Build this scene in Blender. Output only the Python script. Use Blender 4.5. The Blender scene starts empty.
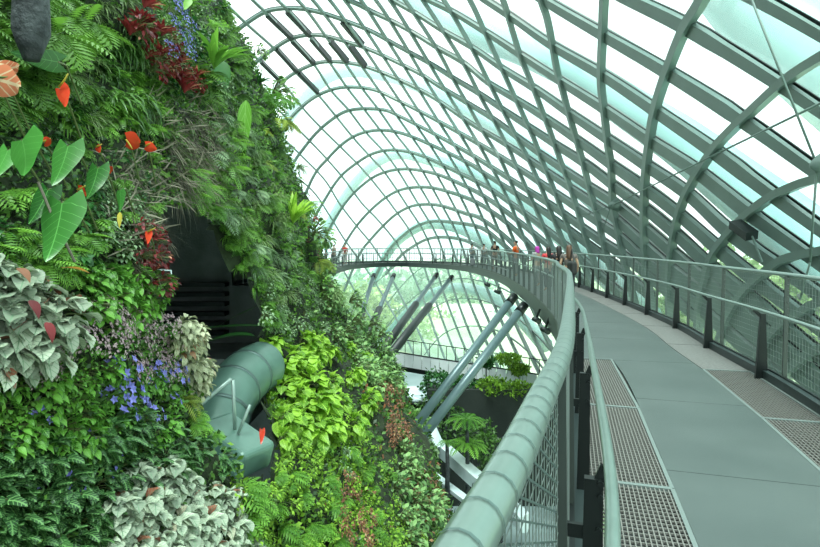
import bpy, math, random
import numpy as np
from mathutils import Vector, Matrix, noise
random.seed(7); rng = np.random.default_rng(7)
S = bpy.context.scene
COL = S.collection
PI = math.pi
EYE = 1.65                       # eye height above the walkway deck (deck near the viewer is z = 0)
F = 820 * 24 / 36.0              # focal length in pixels

# ---------------------------------------------------------------- camera, world, sun, exposure
cam = bpy.data.cameras.new('camera'); cam.lens = 24; cam.sensor_width = 36
cam.shift_y = -30.5 / 820; cam.clip_end = 600; cam.clip_start = .05
co = bpy.data.objects.new('camera', cam); COL.objects.link(co)
co.location = (0, 0, EYE); co.rotation_euler = (PI / 2, 0, 0)
S.camera = co
w = bpy.data.worlds.new('overcast_sky'); S.world = w; w.use_nodes = True
nt = w.node_tree; nt.nodes.clear()
wo = nt.nodes.new('ShaderNodeOutputWorld'); wb = nt.nodes.new('ShaderNodeBackground')
tc = nt.nodes.new('ShaderNodeTexCoord'); wn = nt.nodes.new('ShaderNodeTexNoise'); wr = nt.nodes.new('ShaderNodeValToRGB')
wn.inputs['Scale'].default_value = 2.2; wn.inputs['Detail'].default_value = 5
wr.color_ramp.elements[0].position = .35; wr.color_ramp.elements[0].color = (.78, .93, .95, 1)
wr.color_ramp.elements[1].position = .6; wr.color_ramp.elements[1].color = (1, 1, 1, 1)
nt.links.new(tc.outputs['Generated'], wn.inputs['Vector']); nt.links.new(wn.outputs['Fac'], wr.inputs['Fac'])
nt.links.new(wr.outputs['Color'], wb.inputs['Color']); nt.links.new(wb.outputs[0], wo.inputs[0])
wb.inputs['Strength'].default_value = 2.0
sun = bpy.data.lights.new('sun', 'SUN'); sun.energy = 6.0; sun.angle = math.radians(22); sun.color = (1, .98, .93)
so = bpy.data.objects.new('sun', sun); COL.objects.link(so)
so.rotation_euler = Vector((.08, .30, -1.0)).to_track_quat('-Z', 'Y').to_euler()
so.location = (-20, -10, 40)
S.view_settings.view_transform = 'Standard'; S.view_settings.look = 'None'
S.view_settings.gamma = 1; S.view_settings.use_curve_mapping = False
S.view_settings.exposure = .2
S.cycles.transparent_max_bounces = 16
S.cycles.max_bounces = 8

# ---------------------------------------------------------------- materials
def mat(name, base, rough=.5, metal=0, base2=None, nscale=4, bump=0, bscale=60, spec=None, ndist=(.35, .65)):
    m = bpy.data.materials.new(name); m.use_nodes = True
    t = m.node_tree; b = t.nodes['Principled BSDF']
    b.inputs['Base Color'].default_value = (*base, 1); b.inputs['Roughness'].default_value = rough; b.inputs['Metallic'].default_value = metal
    if spec is not None: b.inputs['Specular IOR Level'].default_value = spec
    if base2 or bump:
        c = t.nodes.new('ShaderNodeTexCoord')
    if base2:
        n = t.nodes.new('ShaderNodeTexNoise'); n.inputs['Scale'].default_value = nscale; n.inputs['Detail'].default_value = 6
        r = t.nodes.new('ShaderNodeValToRGB'); r.color_ramp.elements[0].position = ndist[0]; r.color_ramp.elements[1].position = ndist[1]
        r.color_ramp.elements[0].color = (*base, 1); r.color_ramp.elements[1].color = (*base2, 1)
        t.links.new(c.outputs['Object'], n.inputs['Vector']); t.links.new(n.outputs['Fac'], r.inputs['Fac']); t.links.new(r.outputs['Color'], b.inputs['Base Color'])
    if bump:
        n2 = t.nodes.new('ShaderNodeTexNoise'); n2.inputs['Scale'].default_value = bscale; n2.inputs['Detail'].default_value = 4
        bp = t.nodes.new('ShaderNodeBump'); bp.inputs['Strength'].default_value = bump; bp.inputs['Distance'].default_value = .02
        t.links.new(c.outputs['Object'], n2.inputs['Vector']); t.links.new(n2.outputs['Fac'], bp.inputs['Height']); t.links.new(bp.outputs[0], b.inputs['Normal'])
    return m

def leafmat(name, c1, c2, vein=None, vein_w=.1, rim=None, rough=.42, trans=.25, ribs=7, c3=None):
    """leaf colour runs c1..c2 by the leaf's own random value; optional pale/dark veins laid out along the blade (attribute uvr = along, across, random)"""
    m = bpy.data.materials.new(name); m.use_nodes = True
    t = m.node_tree; N = t.nodes; L = t.links
    b = N['Principled BSDF']; out = N['Material Output']
    a = N.new('ShaderNodeAttribute'); a.attribute_name = 'uvr'
    sx = N.new('ShaderNodeSeparateXYZ'); L.new(a.outputs['Vector'], sx.inputs[0])
    oi = N.new('ShaderNodeObjectInfo')
    ad = N.new('ShaderNodeMath'); ad.operation = 'MULTIPLY_ADD'; ad.inputs[1].default_value = .35; L.new(oi.outputs['Random'], ad.inputs[0])
    m7 = N.new('ShaderNodeMath'); m7.operation = 'MULTIPLY'; m7.inputs[1].default_value = .7; L.new(sx.outputs['Z'], m7.inputs[0]); L.new(m7.outputs[0], ad.inputs[2])
    r = N.new('ShaderNodeValToRGB'); L.new(ad.outputs[0], r.inputs['Fac'])
    r.color_ramp.elements[0].color = (*[q * .6 for q in c1], 1); r.color_ramp.elements[1].color = (*c2, 1)  # dark end lowered, putting the shade between leaves into their colour
    r.color_ramp.elements[0].position = .1; r.color_ramp.elements[1].position = .9
    if c3:
        e = r.color_ramp.elements.new(.96); e.color = (*c3, 1)
    col = r.outputs['Color']
    ab = N.new('ShaderNodeMath'); ab.operation = 'ABSOLUTE'; L.new(sx.outputs['Y'], ab.inputs[0])
    if vein:
        # herringbone: sin((u*ribs - |v|*1.6)*2pi)
        f1 = N.new('ShaderNodeMath'); f1.operation = 'MULTIPLY'; f1.inputs[1].default_value = ribs; L.new(sx.outputs['X'], f1.inputs[0])
        f2 = N.new('ShaderNodeMath'); f2.operation = 'MULTIPLY_ADD'; f2.inputs[1].default_value = -1.8; L.new(ab.outputs[0], f2.inputs[0]); L.new(f1.outputs[0], f2.inputs[2])
        f3 = N.new('ShaderNodeMath'); f3.operation = 'FRACT'; L.new(f2.outputs[0], f3.inputs[0])
        f4 = N.new('ShaderNodeMath'); f4.operation = 'LESS_THAN'; f4.inputs[1].default_value = vein_w * 2.2; L.new(f3.outputs[0], f4.inputs[0])
        f5 = N.new('ShaderNodeMath'); f5.operation = 'LESS_THAN'; f5.inputs[1].default_value = vein_w; L.new(ab.outputs[0], f5.inputs[0])
        f6 = N.new('ShaderNodeMath'); f6.operation = 'MAXIMUM'; L.new(f4.outputs[0], f6.inputs[0]); L.new(f5.outputs[0], f6.inputs[1])
        mx = N.new('ShaderNodeMixRGB'); mx.inputs['Color2'].default_value = (*vein, 1); L.new(f6.outputs[0], mx.inputs['Fac']); L.new(col, mx.inputs['Color1'])
        col = mx.outputs['Color']
    if rim:
        g = N.new('ShaderNodeMath'); g.operation = 'GREATER_THAN'; g.inputs[1].default_value = .62; L.new(ab.outputs[0], g.inputs[0])
        mx = N.new('ShaderNodeMixRGB'); mx.inputs['Color2'].default_value = (*rim, 1); L.new(g.outputs[0], mx.inputs['Fac']); L.new(col, mx.inputs['Color1'])
        col = mx.outputs['Color']
    L.new(col, b.inputs['Base Color']); b.inputs['Roughness'].default_value = rough
    b.inputs['Specular IOR Level'].default_value = .35
    tr = N.new('ShaderNodeBsdfTranslucent'); L.new(col, tr.inputs['Color'])
    ms = N.new('ShaderNodeMixShader'); ms.inputs[0].default_value = trans
    L.new(b.outputs[0], ms.inputs[1]); L.new(tr.outputs[0], ms.inputs[2]); L.new(ms.outputs[0], out.inputs['Surface'])
    return m

M = {}
M['steel'] = mat('painted_steel_grey_green', (.165, .23, .21), .45, .0, base2=(.14, .195, .175), nscale=.8)
M['rib'] = mat('painted_rib_grey_green', (.19, .26, .235), .4, .0, base2=(.155, .215, .195), nscale=.8)
M['tube'] = mat('brushed_tube', (.20, .265, .24), .3, .5, base2=(.17, .23, .205), nscale=9)
M['rail'] = mat('satin_rail', (.24, .31, .285), .35, .4)
M['dark'] = mat('dark_post_steel', (.010, .014, .0135), .4, .3)
M['black'] = mat('black_frame', (.012, .018, .018), .5)
M['ring'] = mat('ring_steel', (.09, .14, .13), .4, .5)
M['wire'] = mat('wire_mesh_steel', (.20, .24, .225), .45, .4)
M['deck'] = mat('deck_sheet', (.058, .074, .071), .38, 0, base2=(.075, .092, .088), nscale=1.3, bump=.08, bscale=140)
M['grate'] = mat('grating_bronze', (.21, .20, .185), .5, .25)
M['grateframe'] = mat('grating_frame', (.19, .225, .215), .4, .3)
M['under'] = mat('deck_underframe', (.028, .03, .03), .7)
M['fascia'] = mat('walkway_fascia', (.03, .045, .045), .45, .2)
M['strut'] = mat('strut_paint', (.085, .135, .145), .32, .2, base2=(.11, .165, .175), nscale=1.5)
M['conc'] = mat('dark_concrete', (.13, .15, .15), .85, 0, base2=(.26, .29, .29), nscale=1.2, bump=.3, bscale=20)
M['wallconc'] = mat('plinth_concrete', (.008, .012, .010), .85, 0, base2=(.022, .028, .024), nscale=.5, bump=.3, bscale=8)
M['pavement'] = mat('pale_paving', (.36, .43, .44), .6, 0, base2=(.28, .35, .36), nscale=.4)
M['white'] = mat('white_panel', (.66, .74, .76), .45, 0, base2=(.5, .6, .62), nscale=1.5)
M['frame'] = mat('frame_grey_steel', (.055, .068, .062), .4, .3)
M['panel'] = mat('parapet_white', (.86, .9, .92), .4)
M['duct'] = mat('green_duct_metal', (.08, .155, .125), .38, .15, base2=(.11, .20, .165), nscale=3)
M['soil'] = mat('soil_and_moss', (.006, .010, .004), .95, 0, base2=(.018, .032, .008), nscale=2.2, bump=1, bscale=14)  # soil colour kept extra dark to paint shade into the plant gaps
M['bark'] = mat('rock_bark', (.018, .022, .025), .8, 0, base2=(.07, .08, .085), nscale=7, bump=1, bscale=25)
M['outarch'] = mat('outer_arch_white', (.20, .42, .40), .4)
M['ground'] = mat('garden_ground', (.30, .42, .22), .9, 0, base2=(.55, .62, .5), nscale=.06)
M['stem'] = mat('plant_stem', (.10, .13, .04), .6)
M['root'] = mat('aerial_root', (.13, .12, .085), .8, 0, base2=(.22, .19, .14), nscale=8)
def glassmat():
    m = bpy.data.materials.new('dome_glass'); m.use_nodes = True
    t = m.node_tree; N = t.nodes; L = t.links; N.remove(N['Principled BSDF']); out = N['Material Output']
    c = N.new('ShaderNodeTexCoord'); v = N.new('ShaderNodeTexNoise'); v.inputs['Scale'].default_value = .16; v.inputs['Detail'].default_value = 2
    L.new(c.outputs['Object'], v.inputs['Vector'])
    r = N.new('ShaderNodeValToRGB'); r.color_ramp.elements[0].position = .4; r.color_ramp.elements[1].position = .62
    r.color_ramp.elements[0].color = (.66, .90, .86, 1); r.color_ramp.elements[1].color = (.88, .97, .945, 1)
    L.new(v.outputs['Fac'], r.inputs['Fac'])
    tp = N.new('ShaderNodeBsdfTransparent'); L.new(r.outputs['Color'], tp.inputs['Color'])
    tl = N.new('ShaderNodeBsdfTranslucent'); tl.inputs['Color'].default_value = (.80, .95, .91, 1)
    m1 = N.new('ShaderNodeMixShader'); m1.inputs[0].default_value = .20  # milky share: dirt film on the glass, plus haze in place of a volume
    L.new(tp.outputs[0], m1.inputs[1]); L.new(tl.outputs[0], m1.inputs[2])
    gl = N.new('ShaderNodeBsdfGlossy'); gl.inputs['Roughness'].default_value = .05
    fr = N.new('ShaderNodeFresnel'); fr.inputs['IOR'].default_value = 1.35
    m2 = N.new('ShaderNodeMixShader'); L.new(fr.outputs[0], m2.inputs[0]); L.new(m1.outputs[0], m2.inputs[1]); L.new(gl.outputs[0], m2.inputs[2])
    L.new(m2.outputs[0], out.inputs['Surface'])
    return m
M['glass'] = glassmat()

# ---------------------------------------------------------------- mesh builder and object helpers
class MB:
    def __init__(s): s.v = []; s.f = []; s.u = []
    def add(s, vs, fs, us=None):
        o = len(s.v); s.v.extend(vs); s.f.extend([tuple(i + o for i in f) for f in fs])
        s.u.extend(us if us is not None else [(0, 0, 0)] * len(vs))
    def box(s, c, d, R=None):
        c = Vector(c); vs = []
        for x in (-.5, .5):
            for y in (-.5, .5):
                for z in (-.5, .5):
                    p = Vector((x * d[0], y * d[1], z * d[2]))
                    if R is not None: p = R @ p
                    vs.append(tuple(c + p))
        s.add(vs, [(0, 1, 3, 2), (4, 6, 7, 5), (0, 4, 5, 1), (2, 3, 7, 6), (0, 2, 6, 4), (1, 5, 7, 3)])
    def bar(s, p, q, w, d, side=None):
        p = Vector(p); q = Vector(q); t = (q - p).normalized()
        side = Vector(side) if side is not None else (Vector((0, 0, 1)) if abs(t.z) < .9 else Vector((1, 0, 0)))
        a = t.cross(side).normalized(); b = t.cross(a).normalized(); vs = []
        for e in (p, q):
            for (i, j) in ((-1, -1), (1, -1), (1, 1), (-1, 1)): vs.append(tuple(e + a * i * w / 2 + b * j * d / 2))
        s.add(vs, [(0, 1, 2, 3), (7, 6, 5, 4), (0, 4, 5, 1), (1, 5, 6, 2), (2, 6, 7, 3), (3, 7, 4, 0)])
    def tube(s, pts, r, n=8, cap=True, closed=False):
        pts = [Vector(p) for p in pts]; m = len(pts); vs = []; fs = []
        up = Vector((0, 0, 1))
        t0 = (pts[1] - pts[0]).normalized()
        if abs(t0.z) > .95: up = Vector((1, 0, 0))
        a = t0.cross(up).normalized()
        for i, p in enumerate(pts):
            t = (pts[min(i + 1, m - 1)] - pts[max(i - 1, 0)])
            t = t.normalized() if t.length > 1e-9 else t0
            a = (a - t * a.dot(t)).normalized(); b = t.cross(a)
            rr = r[i] if isinstance(r, (list, tuple)) else r
            for k in range(n):
                g = 2 * PI * k / n; vs.append(tuple(p + a * rr * math.cos(g) + b * rr * math.sin(g)))
        for i in range(m - 1):
            for k in range(n):
                k2 = (k + 1) % n; fs.append((i * n + k, i * n + k2, (i + 1) * n + k2, (i + 1) * n + k))
        if cap: fs.append(tuple(range(n))[::-1]); fs.append(tuple((m - 1) * n + k for k in range(n)))
        s.add(vs, fs)
    def mesh(s, name, material, smooth=False):
        me = bpy.data.meshes.new(name); me.from_pydata(s.v, [], s.f)
        if any(u != (0, 0, 0) for u in s.u[:50]) or any(u != (0, 0, 0) for u in s.u[-50:]):
            at = me.attributes.new('uvr', 'FLOAT_VECTOR', 'POINT'); at.data.foreach_set('vector', np.array(s.u, dtype='f').ravel())
        me.materials.append(material)
        if smooth: me.shade_smooth()
        return me
    def build(s, name, material, parent=None, smooth=False, loc=(0, 0, 0)):
        me = s.mesh(name, material, smooth); o = bpy.data.objects.new(name, me); COL.objects.link(o); o.location = loc
        if parent is not None: o.parent = parent
        return o
def npmesh(name, V, Fc, U, material, smooth=False):
    me = bpy.data.meshes.new(name); nv, nf = len(V), len(Fc); k = Fc.shape[1]
    me.vertices.add(nv); me.vertices.foreach_set('co', V.astype('f').ravel())
    me.loops.add(nf * k); me.loops.foreach_set('vertex_index', Fc.astype('i').ravel())
    me.polygons.add(nf); me.polygons.foreach_set('loop_start', np.arange(0, nf * k, k, dtype='i'))
    me.update(calc_edges=True)
    if U is not None:
        at = me.attributes.new('uvr', 'FLOAT_VECTOR', 'POINT'); at.data.foreach_set('vector', U.astype('f').ravel())
    me.materials.append(material)
    if smooth: me.shade_smooth()
    return me
def tag(o, label=None, cat=None, group=None, kind=None):
    if label: o['label'] = label
    if cat: o['category'] = cat
    if group: o['group'] = group
    if kind: o['kind'] = kind
    return o
def empty(name, loc=(0, 0, 0), rz=0):
    o = bpy.data.objects.new(name, None); COL.objects.link(o); o.location = loc; o.rotation_euler.z = rz; o.empty_display_size = .1
    return o
KIDS = {}
def copy_tree(o, parent=None):
    c = o.copy(); COL.objects.link(c); c.parent = parent
    for ch in list(o.children): copy_tree(ch, c)
    return c
def P(px, py, d):                 # a point d metres ahead, in the direction of a photo pixel
    return Vector(((px - 410) / F * d, d, EYE - (py - 243) / F * d))
def ray(px, py):
    return Vector(((px - 410) / F, 1, -(py - 243) / F))
def catmull(pts, n=6):
    pts = [tuple(p) for p in pts]; k = len(pts[0]); out = []
    P_ = [tuple(2 * pts[0][i] - pts[1][i] for i in range(k))] + pts + [tuple(2 * pts[-1][i] - pts[-2][i] for i in range(k))]
    for i in range(1, len(P_) - 2):
        a, b, c, d = P_[i - 1], P_[i], P_[i + 1], P_[i + 2]
        for j in range(n):
            t = j / n
            out.append(tuple(.5 * (2 * b[m] + (c[m] - a[m]) * t + (2 * a[m] - 5 * b[m] + 4 * c[m] - d[m]) * t * t + (3 * b[m] - a[m] - 3 * c[m] + d[m]) * t ** 3) for m in range(k)))
    out.append(pts[-1]); return out
# ---------------------------------------------------------------- the glass dome: an ellipsoidal grid shell
EC = Vector((-9, 22, EYE - 6)); EA = (18.5, 50.0, 27.0); GROUND = EYE - 13.0
def shell(px, py, k=1.0):
    d = ray(px, py); o = Vector((0, 0, EYE)) - EC
    a = sum((d[i] / (EA[i] * k)) ** 2 for i in range(3)); b = 2 * sum(d[i] * o[i] / (EA[i] * k) ** 2 for i in range(3)); c = sum((o[i] / (EA[i] * k)) ** 2 for i in range(3)) - 1
    t = (-b + math.sqrt(b * b - 4 * a * c)) / (2 * a)
    p = Vector((0, 0, EYE)) + d * t
    n = Vector([(p[i] - EC[i]) / EA[i] ** 2 for i in range(3)]).normalized()
    return p, n
def beam(pxs, w, depth, k=1.0, off=0.0, n=5, zmin=None):
    b = MB(); pts = [shell(x, y, k) for (x, y) in catmull(pxs, n)]
    pts = [q for q in pts if q[0].z > (GROUND if zmin is None else zmin)]
    if len(pts) < 2: return None
    vs = []; fs = []; m = len(pts)
    for i, (p, nn) in enumerate(pts):
        t = (pts[min(i + 1, m - 1)][0] - pts[max(i - 1, 0)][0]).normalized(); s_ = t.cross(nn).normalized()
        wk = (max(.30, min(1, .30 + (p.y - 8) * .1)) if (p.y < 14 and w > .3) else 1) if p.y < 24 else max(.68, 1 - (p.y - 24) / 90)      # members get slimmer towards the far end of the shell
        for (u, v) in ((-1, 0), (1, 0), (1, 1), (-1, 1)): vs.append(tuple(p + s_ * u * w * wk / 2 + nn * (off + v * depth * wk * (1 if w < .3 or depth < .1 else max(1, min(2, (p.y - 8) / 6))))))
    for i in range(m - 1):
        for k_ in range(4):
            k2 = (k_ + 1) % 4; fs.append((i * 4 + k_, i * 4 + k2, (i + 1) * 4 + k2, (i + 1) * 4 + k_))
    fs += [(3, 2, 1, 0), tuple((m - 1) * 4 + q for q in range(4))]
    b.add(vs, fs); return b
# family A: arches that rise on the far side, cross the crown and sink towards the near right
ROWS = [
 [(385,275),(400,256),(415,245),(428,239),(445,237.5),(465,241),(485,251),(500,263)],
 [(352,335),(365,300),(385,256),(398,240),(413,228),(430,222),(450,222.5),(480,228),(500,243),(515,257)],
 [(318,345),(340,300),(358,257),(370,240),(390,219),(405,209),(420,205),(440,206),(465,214),(480,219),(505,238),(525,260)],
 [(300,340),(322,290),(340,253),(355,228),(373,208),(390,195),(405,189),(423,187.5),(440,190),(465,198),(483,207),(510,227),(535,252),(555,275)],
 [(295,310),(318,257),(330,228),(348,200),(368,181),(385,172.5),(403,169.5),(420,171),(440,176),(465,187),(485,198),(510,216),(535,236),(560,258),(585,284)],
 [(285,290),(310,228),(325,200),(340,177.5),(358,162.5),(373,154),(390,150.5),(408,152.5),(428,159),(455,172),(485,187),(510,204),(535,222),(560,242),(585,263),(620,296)],
 [(288,240),(312,180),(328,159),(343,144),(358,135),(375,131),(393,132),(413,138),(440,150),(470,165),(485,175),(510,191),(535,207),(560,225),(585,244),(612,265),(650,298)],
 [(275,205),(292,167),(305,147.5),(320,130),(338,116),(350,111),(365,109.5),(385,111),(400,117.5),(415,125),(440,138),(470,155),(500,174),(525,190),(550,206),(575,224),(600,242),(624,258),(655,283),(700,322)],
 [(262,175),(281,137),(290,120),(305,105),(320,95),(337,89),(355,88),(375,91),(395,100),(420,112.5),(445,126),(470,140),(500,158),(525,174),(550,191),(575,208),(600,225),(621,240),(645,262),(675,285),(720,328),(780,380)],
 [(258,125),(274,95),(283,82.5),(297,72.5),(315,64.5),(330,62.5),(350,64),(370,69),(395,79),(420,91),(437,101),(470,124),(500,142),(522,156),(545,172),(571,190),(596,207),(617,222),(644,247),(670,270),(707,298),(745,330),(800,378),(850,420)],
 [(230,100),(247.5,72.5),(260,60),(275,49),(290,40),(307.5,36),(325,37),(345,42.5),(365,49),(390,60),(420,75),(437,86),(470,106),(494,121),(515,137),(537,153),(563,171),(590,189),(614,205),(643.5,229),(674,256),(710,286),(745,317),(800,363),(870,425)],
 [(205,70),(232,37),(247,24),(265,13),(282,9.5),(303,10),(325,15),(345,22),(370,32),(393.7,45),(412,55),(433.7,67),(454,80),(479,95),(502.5,111),(528,128),(555,146),(584,165),(611,186),(645,211),(677,238),(709,268),(746,298),(790,334),(870,400)],
 [(250,-22),(282,-19),(315,-12),(355,4.4),(372,13),(391,22),(413,34),(437,49),(463,64),(486,83),(517.5,102),(547,121),(577,142),(608.5,165),(645,191),(681,219),(716,250),(757,284),(815,328),(880,380)],
 [(340,-32),(390,0),(416,15),(442.5,32),(472,49),(502,70),(537,92),(569,115),(607,141),(645,167),(687,196),(728,234),(780,270),(830,305),(880,342)],
 [(385,-30),(421,-3),(450,12),(486,34),(521,57),(562,84),(604,111),(650,143),(697,174),(747,214),(800,252),(860,295)],
 [(440,-30),(475,-5),(509,17.5),(551,47),(602,77),(655,113),(711,152),(773,198),(820,232),(880,276)],
 [(500,-27),(545,3),(602.5,37),(666,74),(739.5,121),(812,172),(880,220)],
 [(560,-42),(607,-10),(685,29),(780,87),(860,140)],
 [(640,-62),(700,-28),(780,14),(870,66)],
]
# family B: ribs that run from the upper back down to the near right
RIBS = [
 [(870,340),(820,350),(805,359),(785,376),(768,398),(758,425)],
 [(870,290),(820,303),(805,311),(787,321),(768,341),(752,372),(746,395)],
 [(880,238),(820,251),(793,256.5),(777,264),(760,277),(748,288),(737,303),(728,320),(720,341),(715,368)],
 [(880,160),(820,178),(800,184),(770,198),(742,220),(724,240),(712,258),(706,280),(700,305),(697,340)],
 [(860,36),(820,58),(788,79),(751,112),(734,128),(715,148),(695,178),(682.5,203),(675,230),(671,256),(669,285),(670,330)],
 [(722,-45),(702,0),(685,28),(667.5,71),(655,110),(649,145),(645,182),(644,220),(645,255),(649,290),(655,325)],
 [(607,-45),(604,0),(602.5,37),(601,80),(604,110),(608,146),(611,165),(613,204),(617,225),(622,250),(630,285),(640,320)],
 [(528,-45),(541,0),(548,22),(557,70),(561,84),(569,114),(577.5,143),(583,162),(589,186),(598,218),(604,245),(614,280)],
 [(483,-45),(503,0),(509,19),(520.5,56),(532,84),(540,105),(550,131),(560,159),(573,195),(586,238),(600,278)],
 [(445,-40),(470,0),(485,32),(502.5,70),(520.5,109),(534,138.5),(542,160),(554,189),(565,218),(573,240),(592,285)],
 [(418,-38),(444,0),(461.5,29),(473,50),(488,80),(505,114),(520,143),(529,160),(542,189),(554,219),(563,240),(585,290),(605,335)],
 [(396,-38),(423,0),(442,29),(464,64),(482,99),(495,122),(511,153),(514,160),(527,189),(540.5,218.5),(549,239),(572,290),(595,340)],
 [(378,-35),(405,0),(416,16),(438,50),(454,80),(470,108),(484,133),(501,160),(514,189),(527,218.5),(536,239),(560,290),(583,345)],
 [(362,-35),(390,0),(410,31),(439.5,80),(463,118),(488,160),(510,203),(525,240),(548,290),(572,345),(590,390)],
 [(348,-33),(376,0),(396,30),(426,80),(450,118),(476,160),(498,203),(514,240),(536,290),(562,345),(580,390)],
 [(333,-33),(361,0),(381,30),(413,80),(438,120),(464,160),(487,203),(503,240),(524,290),(550,345),(570,390)],
 [(318,-32),(345,0),(366,30),(399,80),(425,120),(452,160),(476,203),(492,240),(512,290),(538,345),(560,390)],
 [(303,-30),(330,0),(352,30),(386,80),(413,120),(440,160),(464,203),(481,240),(500,290),(526,345),(548,390)],
 [(286,-30),(313,0),(327.6,18),(345,42),(372,80),(400,120),(428,160),(453,203),(470,240),(488,290),(513,345),(535,390)],
 [(270,-30),(298,0),(310,14),(327,37.5),(346,64),(363,89),(380,111),(396,134),(416,160),(441,203),(460,240),(476,290),(500,345),(522,392)],
 [(250,-30),(278,0),(287.6,9.5),(310,36),(330,62.5),(347.7,88),(365,110),(382.7,133),(403,160),(430,203),(450,240),(465,290),(488,345),(510,392)],
 [(224,-30),(253,0),(266,12.5),(292.6,40),(314,64),(331,90),(349,110),(365,131),(391,160),(418,203),(439,240),(454,290),(475,345),(498,392)],
 [(195,-25),(222,0),(247,24),(275,49),(296,72.5),(317.6,94),(336,116),(353,137),(370,156),(385,172.5),(407,205),(428,240),(443,290),(464,345),(485,392)],
 [(205,10),(232,36),(260,61),(282.6,82.6),(302.6,107.6),(322.6,129),(342,148),(358,164),(373,181),(394,208),(415,240),(432,290),(452,345),(470,390)],
 [(215,50),(245,78),(270,102),(290,121),(312,143),(328,160),(345,180),(362,203),(380,222),(400,248),(420,290),(440,345),(455,385)],
 [(225,85),(255,112),(283,138),(304,158),(325,180),(340,204),(357,226),(376,250),(398,290),(425,345),(440,385)],
 [(255,142),(283,167),(312,190),(330,216),(345,240),(375,282),(405,335),(425,380)],
 [(270,180),(300,207),(318,232),(335,255),(360,300),(390,350),(410,385)],
 [(285,225),(305,250),(325,277),(350,322),(375,365)],
]
# lower arches seen beneath the walkway
LOWROWS = [
 [(372,352),(385,330),(400,310),(428,287),(455,279),(480,281),(505,290),(530,307),(560,335)],
 [(385,372),(400,350),(423,317),(450,300),(480,300),(508,312),(535,334),(560,362)],
 [(405,382),(420,360),(443,334),(470,326),(500,332),(528,352),(550,378)],
 [(430,385),(445,368),(468,355),(498,358),(525,376)],
 [(340,320),(368,290),(400,262)], [(350,352),(380,312),(412,275),(440,258)],
]
def extend(r, amt):               # carry a member on past the traced stretch so that it does not end in mid air
    r = list(r)
    for (a, b_, at_) in ((r[1], r[0], 0), (r[-2], r[-1], len(r) + 1)):
        x, y = b_; 
        if y < 0 or x > 840 or x < 240:
            d = math.hypot(x - a[0], y - a[1]); q = (x + (x - a[0]) / d * amt, y + (y - a[1]) / d * amt)
            if at_ == 0: r = [q] + r
            else: r = r + [q]
    return r
ROWS = [extend(r, 130) for r in ROWS]; RIBS = [extend(r, 110) for r in RIBS]
dome = empty('ceiling'); dome['kind'] = 'structure'
def part(b, name, m, smooth=False, parent=None):
    if b is not None: return b.build(name, m, parent or dome, smooth)
for r in ROWS:
    part(beam(r, .42, .14), 'arch_beam', M['steel']); part(beam(r, .47, .04, off=.15), 'glazing_gasket', M['black'])
for r in LOWROWS: part(beam(r, .13, .12), 'arch_beam', M['steel'])
for i, r in enumerate(RIBS): part(beam(r, .18 if i < 5 else (.26 if i < 12 else .27), .24, off=-.12), 'dome_rib', M['rib'])
# opened roof vents: dark frames
for (a, b_) in [((261,62),(282,83)),((276,49),(297,72)),((267,15),(292,39)),((287,12),(310,36)),((292,41),(314,64)),((311,39),(330,61)),
                ((330,42),(347,62)),((350,47),(365,67)),((342,22),(362,46)),((299,73),(318,93))]:
    c = ((a[0] + b_[0]) / 2, (a[1] + b_[1]) / 2); part(beam([a, c, b_], .44, .34, off=-.16), 'vent_frame', M['black'])
# glass skin
V = []; Fc = []; nu, nv = 72, 36
gk = 1.0
for i in range(nv + 1):
    th = PI / 2 - i / nv * (PI * .72)
    for j in range(nu):
        ph = 2 * PI * j / nu; cz = max(math.sin(th) * (EA[2] + .5), GROUND - EC.z)
        cc = math.cos(th) if math.sin(th) * (EA[2] + .5) > GROUND - EC.z else math.sqrt(max(0, 1 - (cz / (EA[2] + .5)) ** 2))
        V.append((EC.x + (EA[0] + .5) * cc * math.cos(ph), EC.y + (EA[1] + .5) * cc * math.sin(ph), EC.z + cz))
for i in range(nv):
    for j in range(nu):
        j2 = (j + 1) % nu; q = (i * nu + j, i * nu + j2, (i + 1) * nu + j2, (i + 1) * nu + j)
        if V[q[0]][2] > GROUND + .01: Fc.append(q)
g = MB(); g.add(V, Fc); part(g, 'glass_skin', M['glass'], True)
# great steel arches standing outside the glass
OUT = [
 [(700,-70),(762,10),(830,68),(900,120)],
 [(330,-60),(370,-25),(410,-2),(447,20),(490,38),(536,55),(582,77),(629,108),(682,143),(737,186),(790,228),(860,290)],
 [(205,260),(240,195),(274,140),(297,107),(315,87),(335,74),(357,71),(385,75),(412,83),(447,99),(488,122),(508,136),(545,161),(590,195),(640,238),(700,290),(760,345)],
 [(295,310),(318,250),(338,208),(362,175),(385,158),(405,154),(430,160),(466,169),(499,189),(530,211),(560,235),(600,270),(650,318)],
 [(372,285),(390,250),(410,232),(430,224),(455,227),(480,238),(505,255)],
 [(380,345),(405,315),(430,295),(460,288),(490,296),(520,318),(545,345)],
]
OUT = [extend(r, 120) for r in OUT]
for i, r in enumerate(OUT):
    pts = [shell(x, y, 1.30 if i == 0 else 1.09)[0] for (x, y) in catmull(r, 5)]
    b = MB(); b.tube(pts, [1.5, .9, .62, .62, .6, .6][i], 10)
    o = b.build('outer_arch', M['outarch'], None, True)
    tag(o, ['widest pale steel arch outside the glass at the top corner', 'pale steel arch outside the glass, passing highest over the walkway',
            'pale steel arch outside the glass behind the dark opened roof vents',
            'broad pale steel arch outside the glass beyond the far walkway people',
            'low pale steel arch outside the glass right above the far railing',
            'pale steel arch outside the glass seen beneath the curved walkway'][i], 'arch')
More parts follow.
